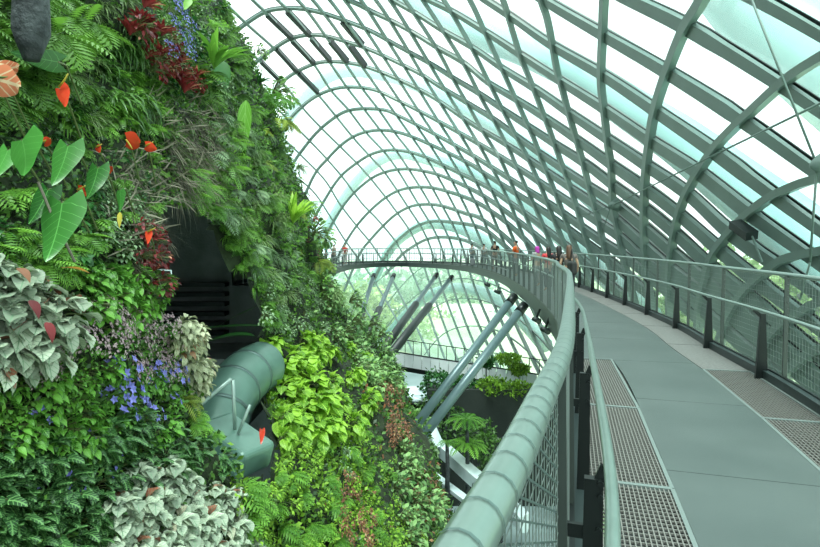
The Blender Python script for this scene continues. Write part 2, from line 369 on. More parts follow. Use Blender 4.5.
# tie rods inside the roof
def rods(name, segs, label, r=.02, node=None, k=.985):
    e = empty(name, shell(*segs[0][0], k)[0]); tag(e, label, 'tie rod'); inv = -e.location
    for (a, c) in segs:
        b = MB(); b.tube([shell(*a, k)[0] + inv, shell(*c, k)[0] + inv], r, 6); b.build('rod', M['rib'], e, True)
    if node:
        for nd in node:
            b = MB(); p, nn = shell(*nd, k); b.tube([p + inv - nn * .12, p + inv, p + inv + nn * .3], [.05, .16, .3], 8); b.build('rod_connector', M['rib'], e, True)
    return e
rods('tie_rod', [((611,206),(702,161)), ((702,161),(860,84)), ((611,206),(601,236)), ((611,206),(582,216))], 'thin steel tie rod fanning out from a star connector on the roof', .025, [(611,206)], .98)
rods('tie_rod', [((740,-30),(817,165)), ((817,165),(810,262)), ((810,262),(800,300))], 'single steel tie rod dropping steeply beside the right edge', .022, [(817,165)], .975)
# small vent motor on a rib
e = empty('vent_motor', shell(738, 224, .985)[0]); tag(e, 'dark vent motor with thin arm on the curved rib', 'vent motor')
b = MB(); p, nn = shell(735, 224, .985); p2, _ = shell(752, 236, .985); b.bar(p - e.location, p2 - e.location, .22, .3, nn); b.build('motor_body', M['black'], e)
b = MB(); p3, _ = shell(762, 262, .985); b.tube([p2 - e.location, p3 - e.location], .025, 6); b.build('arm', M['rib'], e)

# ---------------------------------------------------------------- ground inside and outside
b = MB(); b.add([(-260, -60, GROUND - .05), (260, -60, GROUND - .05), (260, 420, GROUND - .05), (-260, 420, GROUND - .05)], [(0, 1, 2, 3)])
o = b.build('ground_outside', M['ground']); o['kind'] = 'structure'
V = [(EC.x + (EA[0] * .9) * math.cos(a * PI / 24), EC.y + EA[1] * .9 * math.sin(a * PI / 24), GROUND) for a in range(48)]
b = MB(); b.add(V, [tuple(range(48))]); o = b.build('floor_lower', M['pavement']); o['kind'] = 'structure'
# ---------------------------------------------------------------- the elevated walkway
LEDGE = [(-3.4,-4.6),(-1.9,-2.6),(-.75,-.95),(-.2,.05),(.088,.69),(.29,1.22),(.56,1.97),(.98,3.36),(1.55,5.3),(2.05,7.1),(2.5,9.2),(3.0,11.3),(3.54,14.9),(4.15,20.4),(4.7,28.4),(4.6,36),(3.9,42),(2.0,46.8),(-.9,49.8),(-3.4,48.0),(-4.9,43),(-5.6,38),(-6.8,32),(-9,28)]
def deckz(y): return -.003 * max(y, 0)
_c = catmull(LEDGE, 24); ST = [Vector((*_c[0], 0))]; ACC = [0.0]
for q in _c[1:]:
    v = Vector((*q, 0)); ACC.append(ACC[-1] + (v - ST[-1]).length); ST.append(v)
TOT = ACC[-1]
def at(s):
    s = max(0, min(TOT - 1e-4, s)); i = int(np.searchsorted(ACC, s, 'right')) - 1; i = min(i, len(ST) - 2)
    f = (s - ACC[i]) / max(1e-9, ACC[i + 1] - ACC[i]); p = ST[i].lerp(ST[i + 1], f)
    return p
S0 = ACC[min(range(len(ST)), key=lambda i: (ST[i] - Vector((-.2, .05, 0))).length)]
def drop(s):
    y = at(s).y; z = deckz(y)
    if s > S0 + 60: z -= .5 * min(1, (s - S0 - 60) / 14)
    return z
def nrm(s):
    t = (at(s + .35) - at(s - .35)).normalized(); return t, Vector((t.y, -t.x, 0))
def W(s, off, h):               # s along the left edge, off to the walker's other side, h above the deck
    t, n = nrm(s); p = at(s) + n * off; return Vector((p.x, p.y, drop(s) + h))
def sofy(y):                    # arc length at which the left edge first reaches a given distance
    for i in range(len(ST)):
        if ST[i].y >= y: return ACC[i]
WID = 2.42
def sweep(prof, s0, s1, ds=.3, mb=None, closed=True):
    """sweep a list of (off, h) corners along the path"""
    b = mb or MB(); n = max(2, int((s1 - s0) / ds) + 1); vs = []; fs = []; k = len(prof)
    for i in range(n):
        s = s0 + (s1 - s0) * i / (n - 1)
        for (o_, h) in prof: vs.append(tuple(W(s, o_, h)))
    for i in range(n - 1):
        for q in range(k): fs.append((i * k + q, (i + 1) * k + q, (i + 1) * k + (q + 1) % k, i * k + (q + 1) % k))
    fs.append(tuple(range(k))); fs.append(tuple((n - 1) * k + q for q in range(k))[::-1])
    b.add(vs, fs); return b
def rectp(o0, o1, h0, h1): return [(o0, h0), (o1, h0), (o1, h1), (o0, h1)]
SA, SB = .3, TOT - .3
GL = (.10, .665); GR = (WID - .66, WID - .10)
SG = sofy(8.0)
# sheet deck between the gratings, laid in plates with narrow joints
b = MB(); s = SA
while s < SB - .5:
    e_ = min(s + 1.95, SB); sweep(rectp(GL[1] + .016 if s < SG - .5 else .12, GR[0] - .016, -.03, 0), s, e_ - .008, .33, b); s = e_
fl = b.build('floor', M['deck']); fl['kind'] = 'structure'
under = empty('trim_1'); under['kind'] = 'structure'
sweep(rectp(.02, .10, -.36, .03), SA, SB, .3).build('edge_girder', M['fascia'], under)
sweep(rectp(WID - .10, WID - .0, -.36, .10), SA, SB, .3).build('edge_girder', M['fascia'], under)
b = MB(); sweep(rectp(.3, WID - .3, -.32, -.26), SA, SB, .4, b)
s = SA
while s < SB:
    b.bar(W(s, .1, -.15), W(s, WID - .1, -.15), .1, .2); s += 1.95
b.build('underframe', M['under'], under)
# gratings
def grating(s0, s1, off, lab, grp, fine):
    e = empty('floor_grating', tuple(W((s0 + s1) / 2, (off[0] + off[1]) / 2, 0))); tag(e, lab, 'grating', grp)
    L = e.location
    f = MB(); g_ = MB()
    def R_(b_, p, q, w_, d): b_.bar(p - L, q - L, w_, d, (0, 0, 1))
    for o_ in off: R_(f, W(s0, o_, -.012), W(s1, o_, -.012), .028, .03)
    for s_ in (s0, s1): R_(f, W(s_, off[0], -.012), W(s_, off[1], -.012), .028, .03)
    n = fine[0]
    for i in range(1, n):
        o_ = off[0] + (off[1] - off[0]) * i / n; R_(g_, W(s0, o_, -.014), W(s1, o_, -.014), .007, .024)
    m = int((s1 - s0) / fine[1])
    for i in range(1, m):
        s_ = s0 + (s1 - s0) * i / m; R_(g_, W(s_, off[0], -.010), W(s_, off[1], -.010), .006, .012)
    f.build('grating_frame', M['grateframe'], e); g_.build('bar_mesh', M['grate'], e)
cuts = [SG, SG - 2.4, SG - 4.3, SG - 6.2, SG - 8.1, SG - 10.0, SG - 11.9, SG - 13.8]
nm = ['far end of the strip under the balustrade', 'second from the far end', 'third from the far end, beside the bracket posts', 'nearest the viewer at the balustrade foot', 'just behind the nearest one', 'running on behind the viewer', 'further behind the viewer', 'last one behind the viewer']
for i, s1 in enumerate(cuts[:6]):
    if cuts[i + 1] < SA: break
    grating(cuts[i + 1], s1 - .01, GL, 'bronze grating beside the tube rail, ' + nm[i], 'gratings along the tube balustrade', (20, .05))
SR = sofy(6.55) + 1.1
rn = ['nearest whole one by the large tapered post', 'second one nearer the viewer, cut by the frame', 'behind the viewer', 'further behind the viewer', 'last behind the viewer']
for i in range(4):
    s1 = SR - 1.98 * i
    if s1 - 1.98 < SA: break
    grating(s1 - 1.98, s1 - .01, GR, 'bronze grating along the glass side, ' + rn[i], 'gratings along the glass side', (18, .06))
far = MB(); far_s = SR
k = 0
while far_s < SB - 2 and k < 22:
    b = MB(); sweep(rectp(GR[0], GR[1], -.03, -.004), far_s + .01, far_s + 1.96, .4, b)
    o = b.build('floor_plate', bpy.data.materials.get('far_plate') or mat('far_plate', (.115, .11, .105), .6, .1, base2=(.165, .16, .155), nscale=30), None)
    tag(o, ('speckled brown floor plate just beyond the open grating' if k == 0 else 'speckled brown floor plate in the strip along the glass side railing'), 'floor plate', None if k == 0 else 'floor plates along the glass side railing')
    far_s += 1.98; k += 1

# ---- tube balustrade (viewer's side)
def place_under(e, b, name, m, smooth=False):
    L = e.location
    b.v = [tuple(Vector(v) - L) for v in b.v]; return b.build(name, m, e, smooth)
def balustrade(side, loc_s, label):
    left = side == 0
    e = empty('balustrade', tuple(W(loc_s, 0 if left else WID, 0))); tag(e, label, 'railing')
    sgn = 1 if left else -1
    base = 0 if left else WID
    def Q(s, off, h): return W(s, base + sgn * off, h)
    n = int((SB - SA) / .12)
    b = MB(); b.tube([Q(SA + (SB - SA) * i / n, 0 if left else -.04, 1.30) for i in range(n + 1)], .0315 if left else .026, 16 if left else 10)
    place_under(e, b, 'top_rail', M['tube'] if left else M['rail'], True)
    if left:
        for k_ in range(100):
            s = S0 + .2 + k_ * .083; b = MB(); b.tube([Q(s - .0022, 0, 1.30), Q(s + .0022, 0, 1.30)], .0337, 16, False)
            place_under(e, b, 'joint_ring', M['ring'])
        b = MB(); s = S0 + .2 + 8.3
        while s < S0 + 24:
            b.tube([Q(s - .0022, 0, 1.30), Q(s + .0022, 0, 1.30)], .0337, 12, False); s += .083
        tag(place_under(e, b, 'joint_ring', M['ring']), kind='stuff')
    b = MB(); b.tube([Q(SA + (SB - SA) * i / n, .15 if left else .2, .865) for i in range(n + 1)], .021 if left else .02, 12)
    place_under(e, b, 'handrail', M['tube'] if left else M['rail'], True)
    b = MB(); sweep([(base + sgn * .0, .05), (base + sgn * .03, .05), (base + sgn * .03, .12), (base + sgn * .0, .12)], SA, SB, .3, b)
    place_under(e, b, 'toe_rail', M['dark'])
    # tapered posts with an inward bracket, and slim frame posts
    ys = []
    s = (sofy(3.62) if left else sofy(6.55) + .75); sp = 1.70 if left else 2.02
    posts = [s + sp * k for k in range(-4 if left else -4, int((SB - s) / sp))]
    for k, s_ in enumerate([p for p in posts if p > SA + .2]):
        b = MB(); t, nn = nrm(s_); nn = nn * sgn
        a0 = Q(s_, .04, -.12); a1 = Q(s_, .10, .80)
        hw = .045; td = t * .011
        if left:
            quad = [a0 - nn * .00, a0 + nn * .085, a1 + nn * .03, a1 - nn * .035]
        else:
            quad = [a0 - nn * .00, a0 + nn * .15, a1 + nn * .02, a1 - nn * .035]
        wv = t * (.018 if left else .022)
        b.add([tuple(q - wv) for q in quad] + [tuple(q + wv) for q in quad], [(0, 1, 2, 3), (7, 6, 5, 4), (0, 4, 5, 1), (1, 5, 6, 2), (2, 6, 7, 3), (3, 7, 4, 0)])
        b.bar(a1 + nn * .0 - Vector((0, 0, .05)), Q(s_, .14 if left else .19, .845), .018, .04, nn.cross(t))
        if left and at(s_).y < 9:
            for h in (.62, .74, .79):
                c = Q(s_, .115 if h < .7 else .12, h); b.tube([c - t * .032, c + t * .032], .011, 8)
            b.bar(Q(s_, .0, .60), Q(s_, .09, .60), .02, .05, (0, 0, 1))
        place_under(e, b, 'post', M['dark'])
        s2 = s_ + (-.42 if left else -.36)
        b = MB(); b.bar(Q(s2, .012, .06), Q(s2, .005 if left else -.02, 1.29), .03 if left else .03, .032 if left else .045, nn)
        place_under(e, b, 'frame_post', M['frame'])
    # woven wire infill
    b = MB(); s = S0 - 2
    r = .0028
    def wire(p, q, r_): b.bar(p, q, r_, r_)
    if left:
        while s < SB:
            y = at(s).y; d_ = y if s < S0 + 40 else 45
            step = .05 if s < S0 + 6 else (.24 if s < S0 + 32 else .3)
            r_ = .0022 if s < S0 + 6 else (.012 if s < S0 + 32 else .03)
            wire(Q(s, .0, .1), Q(s, .0, 1.27), r_); s += step
        for h in [k * .05 + .1 for k in range(24)]:
            s = S0 - .8
            while s < S0 + 6: wire(Q(s, 0, h), Q(s + .3, 0, h), .0018); s += .3
        for h in (.45, .85):
            s = S0 + 26
            while s < SB - 1: wire(Q(s, 0, h), Q(s + 1, 0, h), .03); s += 1
        # slanted wires of the nearest panel, running down to the slim frame post
        tgt = S0 + 1.62; b2 = MB()
        for k in range(13):
            s1 = S0 + .45 + .083 * k; L_ = tgt - s1
            b2.bar(Q(s1, .0, 1.27), Q(tgt, .0, 1.27 - .5 * L_), .0042, .0042)
    else:
        while s < S0 + 45:
            y = at(s).y; near = s < S0 + 14
            wire(Q(s, -.02, .1), Q(s, -.03, 1.28), .003 if near else .01); s += (.07 if near else .3)
        for h in [k * .07 + .14 for k in range(17)]:
            s = S0 - 1
            while s < S0 + 22: wire(Q(s, -.02, h), Q(s + .6, -.02, h), .0038); s += .6
    place_under(e, b, 'wire_mesh', M['wire'])
    if left: place_under(e, b2, 'slanted_wires', M['ring'])
    return e
balustrade(0, S0 + 2, 'curving balustrade with ringed grey tube rail on the mountain side')
balustrade(1, S0 + 7, 'railing with tapered dark posts and wire mesh on the glass side')

# ---- raking struts that hold the walkway
def strut(p, q, r, label, sleeve=None, grp=None):
    p = Vector(p); q = Vector(q); e = empty('raking_strut', tuple(q)); tag(e, label, 'strut', grp)
    b = MB(); b.tube([p - q, (p - q) * .5, Vector((0, 0, 0))], r, 18); b.build('tube', M['strut'], e, True)
    b = MB(); b.tube([p - q, (p - q) * .93], r * 1.12, 18); b.build('end_collar', M['dark'], e, True)
    if sleeve:
        b = MB(); b.tube([(p - q) * sleeve, (p - q) * -.05], r * 1.45, 16); b.build('lower_sleeve', M['black'], e, True)
def Z(px, py, d): return tuple(P(px, py, d))
strut(Z(514.5, 296, 21.2), Z(412, 430, 17.2), .15, 'long grey raking strut, upper one of the pair in front of the footbridge')
strut(Z(524.5, 305, 19.6), Z(420, 440, 16.2), .15, 'long grey raking strut, lower one of the pair in front of the footbridge')
strut(Z(437, 274.5, 45.5), Z(383, 350, 31.5), .17, 'slim strut with a thick black lower sleeve, nearer the mountain of its pair', .52)
strut(Z(452, 277, 43.5), Z(394, 350, 30.5), .17, 'slim strut with a thick black lower sleeve, farther from the mountain of its pair', .52)
strut(Z(374, 275, 47), Z(352, 345, 33), .17, 'far thin strut rising behind the leafy shrub, first from the mountain', .4)
strut(Z(394, 275, 46.5), Z(366, 340, 34), .17, 'far thin strut rising behind the leafy shrub, second from the mountain', .4)
# spotlights under the walkway edge
for (x, y, d, lab) in [(487, 284, 27, 'small dark spotlight clamped under the far bend of the walkway'), (497, 291, 24.5, 'small dark spotlight under the walkway between bend and strut heads'),
                       (536, 319, 14.6, 'dark spotlight on a short arm under the near walkway edge, upper one'), (545, 329, 13, 'dark spotlight on a short arm under the near walkway edge, lower one')]:
    e = empty('spotlight', Z(x, y, d)); tag(e, lab, 'spotlight'); sc = .10 if d < 20 else .12
    b = MB(); b.tube([(-sc, -.1, .02), (sc * .9, 0, -sc * .6)], [sc * .55, sc * .8], 12); b.build('lamp_housing', M['black'], e, True)
    b = MB(); b.bar((0, 0, 0), (.12, .06, sc * 2.6), .04, .04); b.build('arm', M['dark'], e)

# ---------------------------------------------------------------- lower footbridge, plinth and terraces behind
e = empty('footbridge', Z(460, 372, 34)); tag(e, 'lower straight footbridge with pale panelled parapet', 'footbridge')
A = P(380, 350, 38); B = P(640, 391, 30.8)
def LV(v): return Vector(v) - e.location
n = 26
for k in range(n):
    p = A.lerp(B, k / n); q = A.lerp(B, (k + .93) / n)
    b = MB(); b.bar(LV(p) - Vector((0, 0, .45)), LV(q) - Vector((0, 0, .45)), .05, .9, (0, 0, 1)); b.build('parapet_panel', M['panel'], e)
b = MB(); b.bar(LV(A) + Vector((.4, 1.2, -1.02)), LV(B) + Vector((.4, 1.2, -1.02)), 2.6, .3, (0, 0, 1)); b.build('bridge_deck', M['dark'], e)
b = MB(); b.bar(LV(A) + Vector((0, 0, .04)), LV(B) + Vector((0, 0, .04)), .07, .07)
for k in range(0, n + 1, 1):
    p = LV(A.lerp(B, k / n)); b.bar(p + Vector((0, 2.2, -.9)), p + Vector((0, 2.2, .55)), .05, .05)
b.bar(LV(A) + Vector((0, 2.2, .55)), LV(B) + Vector((0, 2.2, .55)), .05, .05)
b.build('bridge_rail', M['dark'], e)

def boxobj(name, x0, x1, y0, y1, z0, z1, m):
    b = MB(); b.box(((x0 + x1) / 2, (y0 + y1) / 2, (z0 + z1) / 2), (x1 - x0, y1 - y0, z1 - z0)); return b.build(name, m)
d0 = 27.0
zt = EYE - (390 - 243) / F * d0
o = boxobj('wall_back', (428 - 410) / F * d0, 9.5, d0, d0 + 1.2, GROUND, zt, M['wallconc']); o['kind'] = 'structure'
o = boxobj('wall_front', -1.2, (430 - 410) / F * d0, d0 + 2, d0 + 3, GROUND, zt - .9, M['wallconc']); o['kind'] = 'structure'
# curved white parapet of the terrace path below
pth = [P(431, 440, 25), P(446, 452, 23.5), P(466, 470, 22), P(492, 492, 20.5), P(520, 518, 19)]
pts = catmull(pth, 8)
b = MB(); vs = []; fs = []
for i, p in enumerate(pts):
    x, y, z = p
    f_ = .18 if (i // 3) % 2 else .30
    for (dx, dz) in ((0, 0), (.5, .04), (.5, -.55), (f_, -.62), (0, -.5)): vs.append((x + dx * .8, y + dx * .5, z + dz))
for i in range(len(pts) - 1):
    for q in range(5): fs.append((i * 5 + q, (i + 1) * 5 + q, (i + 1) * 5 + (q + 1) % 5, i * 5 + (q + 1) % 5))
fs += [(0, 1, 2, 3, 4), tuple((len(pts) - 1) * 5 + q for q in range(5))[::-1]]
b.add(vs, fs); o = b.build('terrace_parapet', M['white']); tag(o, 'faceted white parapet slanting past the tree fern far below', 'parapet')
p0, p1 = P(432, 474, 24), P(474, 506, 21)
b = MB(); b.bar(p0, p1, .35, .16, (0, 0, 1)); b.box((p0.x, p0.y, p0.z - .3), (.5, .5, .5)); o = b.build('kerb_beam', M['white']); tag(o, 'thin white kerb beam on the grey paving below the parapet', 'kerb')
p0, p1 = P(429, 432, 24.5), P(436, 448, 24)
b = MB(); b.bar(p0 + Vector((0, 0, .5)), p1, .35, .3); b.bar(p0 + Vector((.1, 0, .4)), p1 + Vector((.4, .2, -.3)), .2, .2); o = b.build('support_stub', M['white']); tag(o, 'short pale stub standing where the white parapet begins', 'stub')
# pale boulders by the lower terrace
def rock(loc, r, sq, label, grp=None):
    b = MB(); n1, n2 = 12, 8; vs = []; fs = []
    for i in range(n2 + 1):
        for j in range(n1):
            th = PI * i / n2; ph = 2 * PI * j / n1; d = Vector((math.sin(th) * math.cos(ph), math.sin(th) * math.sin(ph), math.cos(th)))
            k = 1 + .35 * noise.noise(d * 1.7 + Vector(loc)); vs.append((d.x * r * k * sq[0], d.y * r * k * sq[1], d.z * r * k * sq[2]))
    for i in range(n2):
        for j in range(n1): fs.append((i * n1 + j, (i + 1) * n1 + j, (i + 1) * n1 + (j + 1) % n1, i * n1 + (j + 1) % n1))
    b.add(vs, fs); o = b.build('boulder', M['white'], None, False, loc); tag(o, label, 'rock', grp)
rock(Z(408, 394, 29.5), .8, (1.4, 1, .45), 'flat pale ledge stone behind the strut feet, upper')
rock(Z(421, 399, 29), .6, (1.2, .8, .4), 'small pale ledge stone against the dark plinth')
rock(Z(396, 401, 30), .7, (1.6, 1, .5), 'pale ledge stone lowest beside the mountain shrubs')
# ---------------------------------------------------------------- the planted mountain
BY = [-8, -4, 0, 2, 3.5, 5, 7, 10, 14, 20, 26, 30, 36, 42]
BX = [-3.4, -2.9, -2.5, -2.35, -2.25, -2.35, -2.55, -2.95, -3.3, -3.8, -4.5, -6.2, -10.5, -16]
def gz(z):                       # z relative to the eye
    if z >= 0: return -.27 * z - .012 * z * z
    g = .13 * z * z
    return g if g < 2.6 else 2.6 + 1.5 * (1 - math.exp(-(g - 2.6) / 1.5))
def bump(y, z):
    p = Vector((3.1, y * .55, z * .8)); q = Vector((9.7, y * 1.6, z * 1.9))
    k = min(1, .35 + max(y, 0) / 14)
    return k * (.55 * noise.noise(p) + .22 * noise.noise(q))
ys = [-6 + .2 * i for i in range(0, 60)] + [6 * (1.0375 ** i) for i in range(0, 54)]
ys = sorted(ys); zs = [-13 + .22 * i for i in range(0, 132)]
YS = np.array(ys); ZS = np.array(zs)
X = np.zeros((len(ys), len(zs)))
for i, y in enumerate(ys):
    bx = float(np.interp(y, BY, BX))
    for j, z in enumerate(zs): X[i, j] = bx + gz(z) + bump(y, z)
def mx(y, z):
    i = np.clip(np.searchsorted(YS, y) - 1, 0, len(YS) - 2); j = np.clip(((z - ZS[0]) / .22).astype(int) if hasattr(z, 'astype') else int((z - ZS[0]) / .22), 0, len(ZS) - 2)
    fy = np.clip((y - YS[i]) / (YS[i + 1] - YS[i]), 0, 1); fz = np.clip((z - ZS[j]) / .22, 0, 1)
    return X[i, j] * (1 - fy) * (1 - fz) + X[i + 1, j] * fy * (1 - fz) + X[i, j + 1] * (1 - fy) * fz + X[i + 1, j + 1] * fy * fz
def mnormal(y, z):
    e = .3; dy = (mx(y + e, z) - mx(y - e, z)) / (2 * e); dz = (mx(y, z + e) - mx(y, z - e)) / (2 * e)
    return Vector((1, -dy, -dz)).normalized()
def hit(px, py):
    """where the line of sight through a photo pixel meets the mountain; None past its outline"""
    rx, rz = (px - 410) / F, -(py - 243) / F
    t = np.concatenate([np.arange(.8, 8, .04), np.arange(8, 34, .12)])
    s = rx * t - mx(t, rz * t)
    k = np.nonzero(s < 0)[0]
    if len(k) == 0: return None
    a = t[k[0]]; return Vector((rx * a, a, EYE + rz * a)), mnormal(a, rz * a), a
HOLE = [(150,212),(172,203),(196,208),(214,226),(232,262),(256,300),(262,340),(262,400),(276,450),(268,486),(240,486),(214,446),(188,402),(196,372),(184,335),(158,318),(150,270)]
def inpoly(x, y, poly):
    c = False; n = len(poly)
    for i in range(n):
        x1, y1 = poly[i]; x2, y2 = poly[(i + 1) % n]
        if (y1 > y) != (y2 > y) and x < (x2 - x1) * (y - y1) / (y2 - y1) + x1: c = not c
    return c
# the recess is an opening in the mountain side; it is defined by where its mouth lies on the slope
def inhole(y, z):
    if y < 2.5: return False
    x = float(mx(y, z)); return inpoly(410 + F * x / y, 243 - F * z / y, HOLE)
V = []; Fc = []
ny, nz = len(ys), len(zs)
for i in range(ny):
    for j in range(nz): V.append((X[i, j], ys[i], zs[j] + EYE))
for i in range(ny - 1):
    for j in range(nz - 1):
        yc, zc = (ys[i] + ys[i + 1]) / 2, zs[j] + .11
        if 3.5 < yc < 14 and -6.5 < zc < 2 and inhole(yc, zc): continue
        Fc.append((i * nz + j, i * nz + j + 1, (i + 1) * nz + j + 1, (i + 1) * nz + j))
# close it behind with a back face so that it is a solid body
o0 = len(V)
for i in range(ny):
    for j in (0, nz - 1): V.append((-17, ys[i], zs[j] + EYE))
for i in range(ny - 1):
    a, b_, c, d = o0 + i * 2, o0 + i * 2 + 1, o0 + i * 2 + 2, o0 + i * 2 + 3
    Fc.append((a, b_, d, c)); Fc.append((i * nz + nz - 1, b_, d, (i + 1) * nz + nz - 1))
b = MB(); b.add(V, Fc)
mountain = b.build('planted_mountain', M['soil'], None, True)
tag(mountain, 'steep mossy mountain wall covered in hanging plants beside the walkway', 'green wall')
# recess lined with dark concrete
bb = empty('wall_recess'); bb['kind'] = 'structure'
def rb(x0, x1, y0, y1, z0, z1, nm_, m): 
    b = MB(); b.box(((x0 + x1) / 2, (y0 + y1) / 2, EYE + (z0 + z1) / 2), (x1 - x0, y1 - y0, z1 - z0)); b.build(nm_, m, bb)
rb(-7.2, -7.0, 4.2, 12.6, -7, .9, 'back_wall', M['conc'])
rb(-7.2, -3.75, 11.5, 11.7, -.9, .8, 'end_wall', M['conc'])
rb(-7.2, -2.95, 11.5, 11.7, -2.2, -.9, 'end_wall', M['conc'])
rb(-7.2, -2.6, 11.5, 11.7, -7, -2.2, 'end_wall', M['conc'])
rb(-7.2, -4.2, 4.2, 13, .8, .95, 'soffit', M['conc'])
rb(-7.2, -3.6, 4.2, 4.4, -7, .9, 'side_wall', M['conc'])
for k in range(6):
    z = -.85 - .2 * k; rb(-7, -3.8, 11.2, 11.5, z - .05, z + .03, 'louvre_ledge', M['black'])
rb(-7, -3.0, 9.9, 11.5, -3.4, -2.1, 'inner_ledge', M['conc'])
# green duct rising out of the recess
e = empty('green_duct', Z(240, 420, 7)); tag(e, 'wide round green metal duct bending out of the dark recess', 'duct')
L = e.location
pth = catmull([P(262, 366, 8.9), P(250, 373, 8.5), P(236, 387, 8.0), P(223, 408, 7.5), P(214, 440, 7.1), P(210, 470, 6.9)], 10)
b = MB(); b.tube([Vector(p) - L for p in pth], .40, 28); b.build('duct_body', M['duct'], e, True)
for k in (12, 22, 32, 42):
    b = MB(); b.tube([Vector(pth[k]) - L, Vector(pth[k + 1]) - L], .412, 28); b.build('seam_ring', M['ring'], e, True)
b = MB(); q = [P(218, 420, 6.7) - L, P(262, 456, 6.2) - L, P(248, 478, 6.0) - L, P(228, 462, 6.2) - L]
b.bar(P(212, 428, 6.5) - L, P(258, 462, 6.1) - L, .50, .34, (0, 0, 1)); o = b.build('duct_outlet', M['duct'], e)
bv = o.modifiers.new('round', 'BEVEL'); bv.width = .07; bv.segments = 4
e = empty('pipe_rail', Z(231, 379, 6.3)); tag(e, 'pale pipe handrail corner standing in front of the green duct', 'handrail'); L = e.location
b = MB(); b.tube([P(192, 412, 6.1) - L, P(231, 379, 6.3) - L, P(232, 381, 6.3) - L], .024, 8); b.build('rail', M['rail'], e, True)
b = MB(); b.tube([P(233, 380, 6.3) - L, P(235, 432, 6.3) - L], .022, 8); b.tube([P(250, 405, 6.2) - L, P(238, 434, 6.2) - L], .018, 8); b.build('upright', M['rail'], e, True)
e_ = MB(); a = P(158, 270, 5.2); e_.tube([a, P(171, 270.5, 5.2), P(171.5, 279, 5.2), P(174, 279, 5.2)], .008, 6); o = e_.build('bent_wire_hook', M['white']); tag(o, 'thin pale bent wire hook sticking out over the dark recess', 'hook')
# grey rock face showing at the top
h = hit(30, 28)
# ---------------------------------------------------------------- plant kit
R = random.Random(11)
def prof_ell(t): return math.sin(PI * min(1, max(0, t)) ** .85) ** .8
def prof_strap(t): return min(1, t * 6 + .25) * (1 - max(0, t - .55) / .45) ** .7 if t < 1 else 0
def prof_heart(t): return (1 - t) ** .75 * min(1, .62 + t * 2.2) if t < 1 else 0
def prof_ov(t): return math.sin(PI * t ** .62) if 0 < t < 1 else 0
def leaf(b, base, d, L, W, n=5, prof=prof_ell, droop=.5, fold=.15, lobes=0, wav=0, rnd=None, twist=0, up=Vector((0, 0, 1))):
    d = Vector(d).normalized(); p = Vector(base)
    side = d.cross(up)
    if side.length < .05: side = Vector((0, 1, 0))
    side.normalize()
    if twist: side = Matrix.Rotation(twist, 3, d) @ side
    rnd = R.random() if rnd is None else rnd
    vs = []; us = []; fs = []; step = L / n
    for i in range(n + 1):
        t = i / n; w_ = W / 2 * prof(t); nn = side.cross(d).normalized()
        if w_ < 1e-4: w_ = 1e-4
        sh = -d * (lobes * L * max(0, 1 - t * 2.2) ** 2)
        wv = nn * (wav * W * math.sin(t * 9 + rnd * 6)) if wav else Vector((0, 0, 0))
        vs += [tuple(p - side * w_ + nn * fold * w_ * 2 + sh + wv), tuple(p), tuple(p + side * w_ + nn * fold * w_ * 2 + sh - wv)]
        us += [(t + .001, -prof(t), rnd), (t + .001, 0, rnd), (t + .001, prof(t), rnd)]
        p = p + d * step
        ax = side; d = (Matrix.Rotation(-droop / n, 3, ax) @ d).normalized()
    for i in range(n):
        a = i * 3; fs += [(a, a + 1, a + 4, a + 3), (a + 1, a + 2, a + 5, a + 4)]
    b.add(vs, fs, us)
def rdir(out=1, upw=.6, spread=1):
    a = R.uniform(-1, 1) * PI / 2 * spread
    return Vector((math.cos(a) * out, math.sin(a), R.uniform(-.2, 1) * upw)).normalized()
def stemtube(b, p, q, r, sag=.0):
    p = Vector(p); q = Vector(q); m_ = (p + q) / 2 + Vector((0, 0, sag)); b.tube([p, m_, q], r, 5, False)

LM = {}
LM['fern'] = leafmat('fern_green', (.045, .14, .018), (.17, .36, .05), trans=.3)
LM['fernb'] = leafmat('bright_fern', (.09, .28, .03), (.24, .50, .07), trans=.35)
LM['ferny'] = leafmat('yellow_fern', (.14, .25, .03), (.33, .42, .06), trans=.35)
LM['grass'] = leafmat('strap_green', (.03, .10, .02), (.12, .27, .05), rough=.35)
LM['grassp'] = leafmat('pale_strap_green', (.12, .22, .06), (.36, .50, .20), rough=.4)
LM['lime'] = leafmat('lime_leaf', (.08, .28, .015), (.32, .56, .05), vein=(.42, .66, .10), vein_w=.05, trans=.4, ribs=6)
LM['shrub'] = leafmat('shrub_leaf', (.05, .20, .02), (.17, .42, .05), vein=(.22, .46, .10), vein_w=.05, trans=.3, ribs=5)
LM['anth'] = leafmat('anthurium_leaf', (.03, .15, .025), (.07, .26, .045), vein=(.10, .30, .07), vein_w=.022, rough=.3, trans=.12, ribs=8)
LM['silver'] = leafmat('silver_begonia', (.34, .41, .30), (.56, .62, .47), vein=(.16, .26, .16), vein_w=.05, rough=.45, trans=.15, ribs=4, c3=(.30, .10, .06))
LM['cream'] = leafmat('cream_begonia', (.36, .40, .24), (.62, .62, .42), vein=(.24, .25, .14), vein_w=.06, rough=.5, trans=.15, ribs=4, c3=(.36, .16, .09))
LM['veined'] = leafmat('veined_begonia', (.012, .05, .012), (.035, .11, .028), vein=(.12, .25, .08), vein_w=.09, rough=.4, trans=.1, ribs=5)
LM['red'] = leafmat('burgundy_leaf', (.08, .010, .014), (.27, .03, .033), trans=.25, c3=(.5, .22, .14))
LM['brown'] = leafmat('russet_leaf', (.10, .035, .02), (.30, .12, .06), trans=.2, c3=(.45, .3, .15))
LM['spathe'] = leafmat('red_spathe', (.62, .03, .015), (.85, .10, .04), rough=.25, trans=.15)
